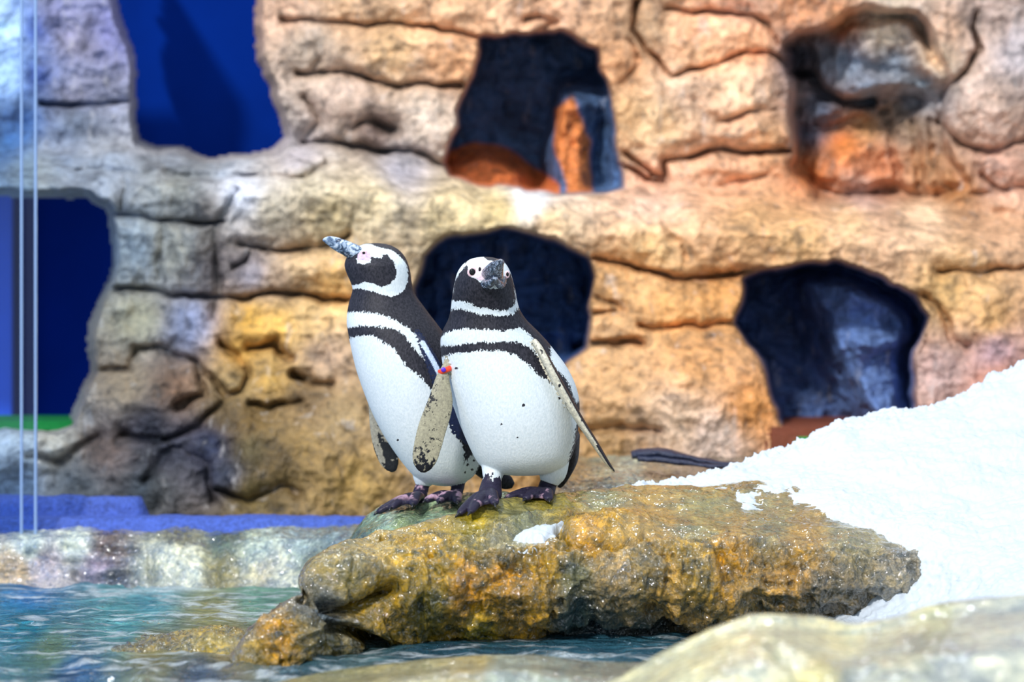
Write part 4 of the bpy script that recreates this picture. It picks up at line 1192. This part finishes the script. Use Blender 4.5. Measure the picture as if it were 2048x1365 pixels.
ball('eye_ring', 1014.5, 549, d1 + 0.001, 5, M['pink'], root, 0.5, 1.6)
ball('eye', 1015, 549, d1 - 0.001, 3, M['eye'], root, 0.7, 1.5)
nd = surf_d(bodyF, 959, 539, 5.95)
ball('nostril', 959.5, 539, nd + 0.0005, 2.6, M['eye'], root, 0.4, 1.8)

def claw(tip, direction, root_, L=0.012):
    t = at(*tip)
    d = np.array(direction, float); d /= np.linalg.norm(d)
    w = np.cross(d, [0, 0, 1.0]); w /= np.linalg.norm(w)
    b = np.cross(w, d)
    rings = []
    for k, r in ((-0.3, .0045), (0.2, .0042), (0.6, .0028), (1.0, .0006)):
        rings.append((t + d * L * k + np.array([0, 0, -0.004 * max(k, 0) ** 2]), w * r, b * r))
    tube_obj('claw', rings, M['claw'], root_, 10)
claw((918, 1029, 5.87), (-0.8, -0.5, -0.25), root)
claw((940, 1026, 5.85), (-0.5, -0.8, -0.25), root)
claw((990, 1009, 5.88), (0.1, -1, -0.3), root)
claw((1012, 997, 6.0), (-0.9, -0.4, -0.1), root)
claw((1050, 999, 5.97), (-0.5, -0.8, -0.1), root)
claw((1098, 1000, 5.97), (0.1, -1, -0.1), root)
# flipper band
bc = at(890, 741, 6.008)
th = np.linspace(0, 2 * np.pi, 28, endpoint=False)
def torus(name, c, R, Rd, r, mat, parent):
    rings = []
    Vv, nn = [], 10
    ax = np.array([0.93, 0, 0.36])
    for t in th:
        cen = c + ax * R * math.cos(t) + np.array([0, 1.0, 0]) * Rd * math.sin(t)
        out = ax * math.cos(t) + np.array([0, 1.0, 0]) * math.sin(t)
        upv = np.array([-0.36, 0, 0.93])
        for p in np.linspace(0, 2 * np.pi, nn, endpoint=False):
            Vv.append(cen + out * r * math.cos(p) + upv * r * 1.6 * math.sin(p))
    I = np.arange(28 * nn).reshape(28, nn)
    fc = [(I[i, j], I[(i + 1) % 28, j], I[(i + 1) % 28, (j + 1) % nn], I[i, (j + 1) % nn]) for i in range(28) for j in range(nn)]
    return fix_normals(mesh_obj(name, np.array(Vv), fc, mat, parent))
fb = torus('flipper_band', bc, 0.0145, 0.0125, 0.0045, M['band_o'], root)
fb['label'] = 'orange flipper band with purple tag'
ball('band_tag', 887, 740, 5.990, 5, M['band_p'], fb, 0.6)

# ---- rear penguin
root2 = empty('penguin', tuple(at(875, 1002, 6.27)))
tag(root2, 'rear penguin in profile looking left, standing on the pale green boulder', 'penguin', 'penguins on the rock')
rowsL = [(486.5, 745, 757, 6.27, .004), (489, 725, 775, 6.27, .022), (495, 713, 790, 6.265, .040), (504, 702, 802, 6.26, .052), (516, 693, 811, 6.255, .060), (530, 689, 817, 6.25, .066), (546, 693, 821, 6.25, .068), (562, 700, 823, 6.25, .068), (578, 705, 826, 6.25, .068),
         (592, 702, 832, 6.25, .070), (610, 697, 845, 6.25, .078), (630, 694, 860, 6.25, .090), (652, 694, 877, 6.25, .104), (680, 699, 897, 6.25, .116), (710, 705, 915, 6.25, .124), (745, 714, 930, 6.25, .130), (785, 728, 944, 6.25, .133),
         (825, 744, 955, 6.25, .132), (865, 764, 961, 6.25, .126), (900, 786, 963, 6.25, .115), (930, 808, 960, 6.25, .098), (952, 828, 948, 6.25, .075), (965, 850, 930, 6.25, .05), (971, 870, 912, 6.25, .025), (973, 885, 897, 6.25, .008)]
parts = [('body', ringmesh(body_rings(rowsL, 90), 72))]
parts.append(('trouser', ringmesh(path_rings([(850, 935, 6.25, 26, .03), (848, 958, 6.25, 22, .028), (846, 970, 6.25, 16, .02)]), 24)))
parts.append(('trouser', ringmesh(path_rings([(918, 930, 6.24, 24, .03), (918, 955, 6.24, 19, .026), (918, 966, 6.24, 14, .018)]), 24)))
parts.append(('leg', ringmesh(path_rings([(848, 955, 6.25, 12, .014), (845, 972, 6.25, 14, .015), (840, 988, 6.24, 15, .016), (836, 999, 6.22, 14, .013)]), 20)))
parts.append(('leg', ringmesh(path_rings([(919, 950, 6.24, 11, .013), (917, 968, 6.24, 13, .014), (913, 985, 6.23, 13, .015), (909, 999, 6.22, 13, .012)]), 20)))
for p in foot_parts((838, 994, 6.23), .013, [(754, 1026, 6.19), (782, 1017, 6.13), (826, 1010, 6.11)]):
    parts.append(('foot', p))
for p in foot_parts((910, 994, 6.22), .013, [(850, 1003, 6.15), (878, 1005, 6.12), (915, 1005, 6.11)]):
    parts.append(('foot', p))
parts.append(('under', ringmesh(path_rings([(738, 770, 6.28, 8, .012), (746, 815, 6.29, 9, .008), (752, 850, 6.29, 13, .007), (764, 888, 6.29, 19, .006), (778, 920, 6.29, 20, .0055), (784, 938, 6.29, 12, .005), (785, 945, 6.29, 4, .003)], 36), 36)))
parts.append(('wing', ringmesh(path_rings([(834, 668, 6.165, 5, .010), (845, 685, 6.15, 7, .010), (862, 718, 6.14, 12, .010), (882, 762, 6.135, 18, .008), (905, 812, 6.135, 22, .007), (926, 856, 6.14, 20, .006), (940, 888, 6.15, 9, .004)], 40), 36)))
parts.append(('tail', ringmesh(path_rings([(940, 905, 6.30, 26, .04), (968, 935, 6.32, 22, .03), (995, 955, 6.32, 18, .02), (1015, 966, 6.32, 15, .012), (1027, 972, 6.32, 6, .006)], 24), 24)))
bellyL = [(690, 680), (700, 677), (714, 673), (745, 671), (770, 687), (789, 699), (801, 715), (814, 734), (839, 752), (861, 777), (880, 805), (898, 835), (915, 865), (928, 900), (930, 930), (940, 985), (800, 985), (700, 850), (680, 720)]
spotw = [(930, 925), (950, 905), (960, 925), (950, 950), (925, 975), (915, 960)]
bandL = [(685, 628), (695, 626), (720, 624), (751, 627), (776, 634), (795, 643), (820, 659), (839, 674), (844, 686), (857, 706), (866, 726), (854, 724), (836, 706), (820, 688), (811, 672), (795, 662), (776, 656), (745, 652), (723, 652), (685, 657)]
ringL = [(713, 494), (728, 488.5), (740, 488), (757, 495), (781, 500), (798, 510), (810, 524), (816, 542), (815, 565), (808, 581), (795, 590), (781, 594), (763, 589), (745, 583), (722, 578), (696, 578), (696, 571), (710, 570), (734, 564), (749, 569), (763, 574), (781, 568), (791, 557), (793, 542), (788, 524), (775, 511), (764, 509), (765, 517), (751, 516), (741, 514), (741, 526), (728, 529), (715, 526), (712, 518), (720, 510), (711, 500)]
def patL(px, py, co, no, kinds):
    w = union_sdf(px, py, [bellyL, bandL, ringL, spotw])
    w = np.where(py < 600, w * 2.0, w)
    back = co[:, 1] > np.interp(py, [486, 600, 700, 950], [6.27, 6.27, 6.30, 6.33])
    w = np.where(back & (py < 620), -20, w)
    for sx_, sy_, sr_ in [(796, 881, 3), (903, 856, 3.5), (935, 930, 4), (944, 940, 4), (930, 945, 3), (948, 922, 3)]:
        w = np.minimum(w, (np.hypot(px - sx_, py - sy_) - sr_ * 0.7) * 3)
    w = np.where(kinds == 'trouser', 20, w)
    w = np.where((kinds == 'tail') & (px > 945), -20, w)
    mask = np.zeros(len(px)); skin = np.tile(lin(SK['leg']), (len(px), 1))
    lg = (kinds == 'leg') | (kinds == 'foot')
    mask[lg & (py + 8 * fbm(co * np.array([1, 1, 0.35]), 0.006, 2, seed=91) > 965)] = 1
    w = np.where(lg, 20, w)
    pk = sstep(0.1, 0.3, fbm(co, 0.022, 3, seed=63)) * lg * sstep(1004, 990, py)
    skin = skin * (1 - 0.8 * pk[:, None]) + lin(SK['pink']) * 0.8 * pk[:, None]
    u = kinds == 'under'
    mask[u] = 1
    skin[u] = lin((150, 146, 132))
    dk = u & ((fbm(co, 0.012, 3, seed=72) + 0.9 * sstep(850, 900, py) - 0.9 * sstep(9, 4, seg_dist(px, py, [(740, 820), (748, 870), (766, 930)]))) > 0.35)
    skin[dk] = lin((30, 32, 36))
    wg = kinds == 'wing'
    mask[wg] = 1
    skin[wg] = lin((26, 36, 66))
    eg = wg & (seg_dist(px, py, [(845, 686), (866, 722), (886, 762), (912, 812), (938, 868)]) < 5)
    skin[eg] = lin((196, 214, 240))
    fp = (poly_sdf(px, py, [(716, 508), (726, 500), (738, 503), (742, 514), (738, 522), (724, 520), (714, 520)]) > 0) & (kinds == 'body') & ~back
    mask[fp] = 1
    skin[fp] = lin((205, 180, 205))
    return w, mask, np.clip(skin, 0.002, 1)
bodyL = finish_penguin(root2, parts, 0.0021, patL, None)
bk = tube_obj('beak', path_rings([(722, 508, 6.235, 11, .018), (712, 505, 6.233, 15, .017), (700, 500, 6.23, 15, .016), (686, 494, 6.225, 14.5, .015), (671, 487, 6.22, 13, .013), (659, 482, 6.215, 9.5, .010), (650, 481, 6.21, 5.5, .007), (647, 483, 6.21, 2, .003)], 30), M['beak'], root2)
tube_obj('lower_mandible', path_rings([(724, 518, 6.235, 5, .016), (712, 516, 6.233, 6, .015), (698, 511, 6.23, 6, .013), (684, 503, 6.225, 5, .011), (670, 495, 6.22, 3, .008), (662, 490, 6.215, 1.5, .004)], 24), M['beak_dark'], bk)
d0 = surf_d(bodyL, 728, 505, 6.2)
ball('eye_ring', 728, 505.5, d0 + 0.001, 5.5, M['pink'], root2, 0.35, 0.8)
ball('eye', 727.5, 506, d0 - 0.001, 3.2, M['eye'], root2, 0.5, 0.8)
sv, sf, so_ = [], [], 0
for q in ([(1262, 912, 7.0, 8, .03), (1290, 908, 7.0, 11, .05), (1330, 908, 7.0, 9, .05), (1390, 918, 6.98, 6, .04), (1450, 928, 6.95, 5, .03), (1500, 934, 6.9, 4, .02)],
          [(1275, 918, 6.96, 6, .02), (1330, 922, 6.95, 6, .02), (1400, 930, 6.93, 5, .02), (1480, 938, 6.9, 4, .015)]):
    v_, f_ = ringmesh(path_rings(q, 40), 16)
    sv.append(v_ + 0.004 * fbm(v_, 0.03, 2, seed=3)[:, None])
    sf += [tuple(int(i) + so_ for i in k) for k in f_]
    so_ += len(v_)
strap = fix_normals(mesh_obj('rubber_strap', np.concatenate(sv), sf, M['dark']))
tag(strap, 'dark folded rubber strap on the rock shelf right of the front penguin', 'strap')
for t, dd in [((754, 1026, 6.19), (-.9, -.4, -.3)), ((782, 1017, 6.13), (-.6, -.8, -.3)), ((826, 1010, 6.11), (-.2, -1, -.3)), ((850, 1003, 6.15), (-.8, -.6, -.1)), ((878, 1005, 6.12), (-.4, -.9, -.1)), ((915, 1005, 6.11), (0, -1, -.1))]:
    claw(t, dd, root2, 0.010)
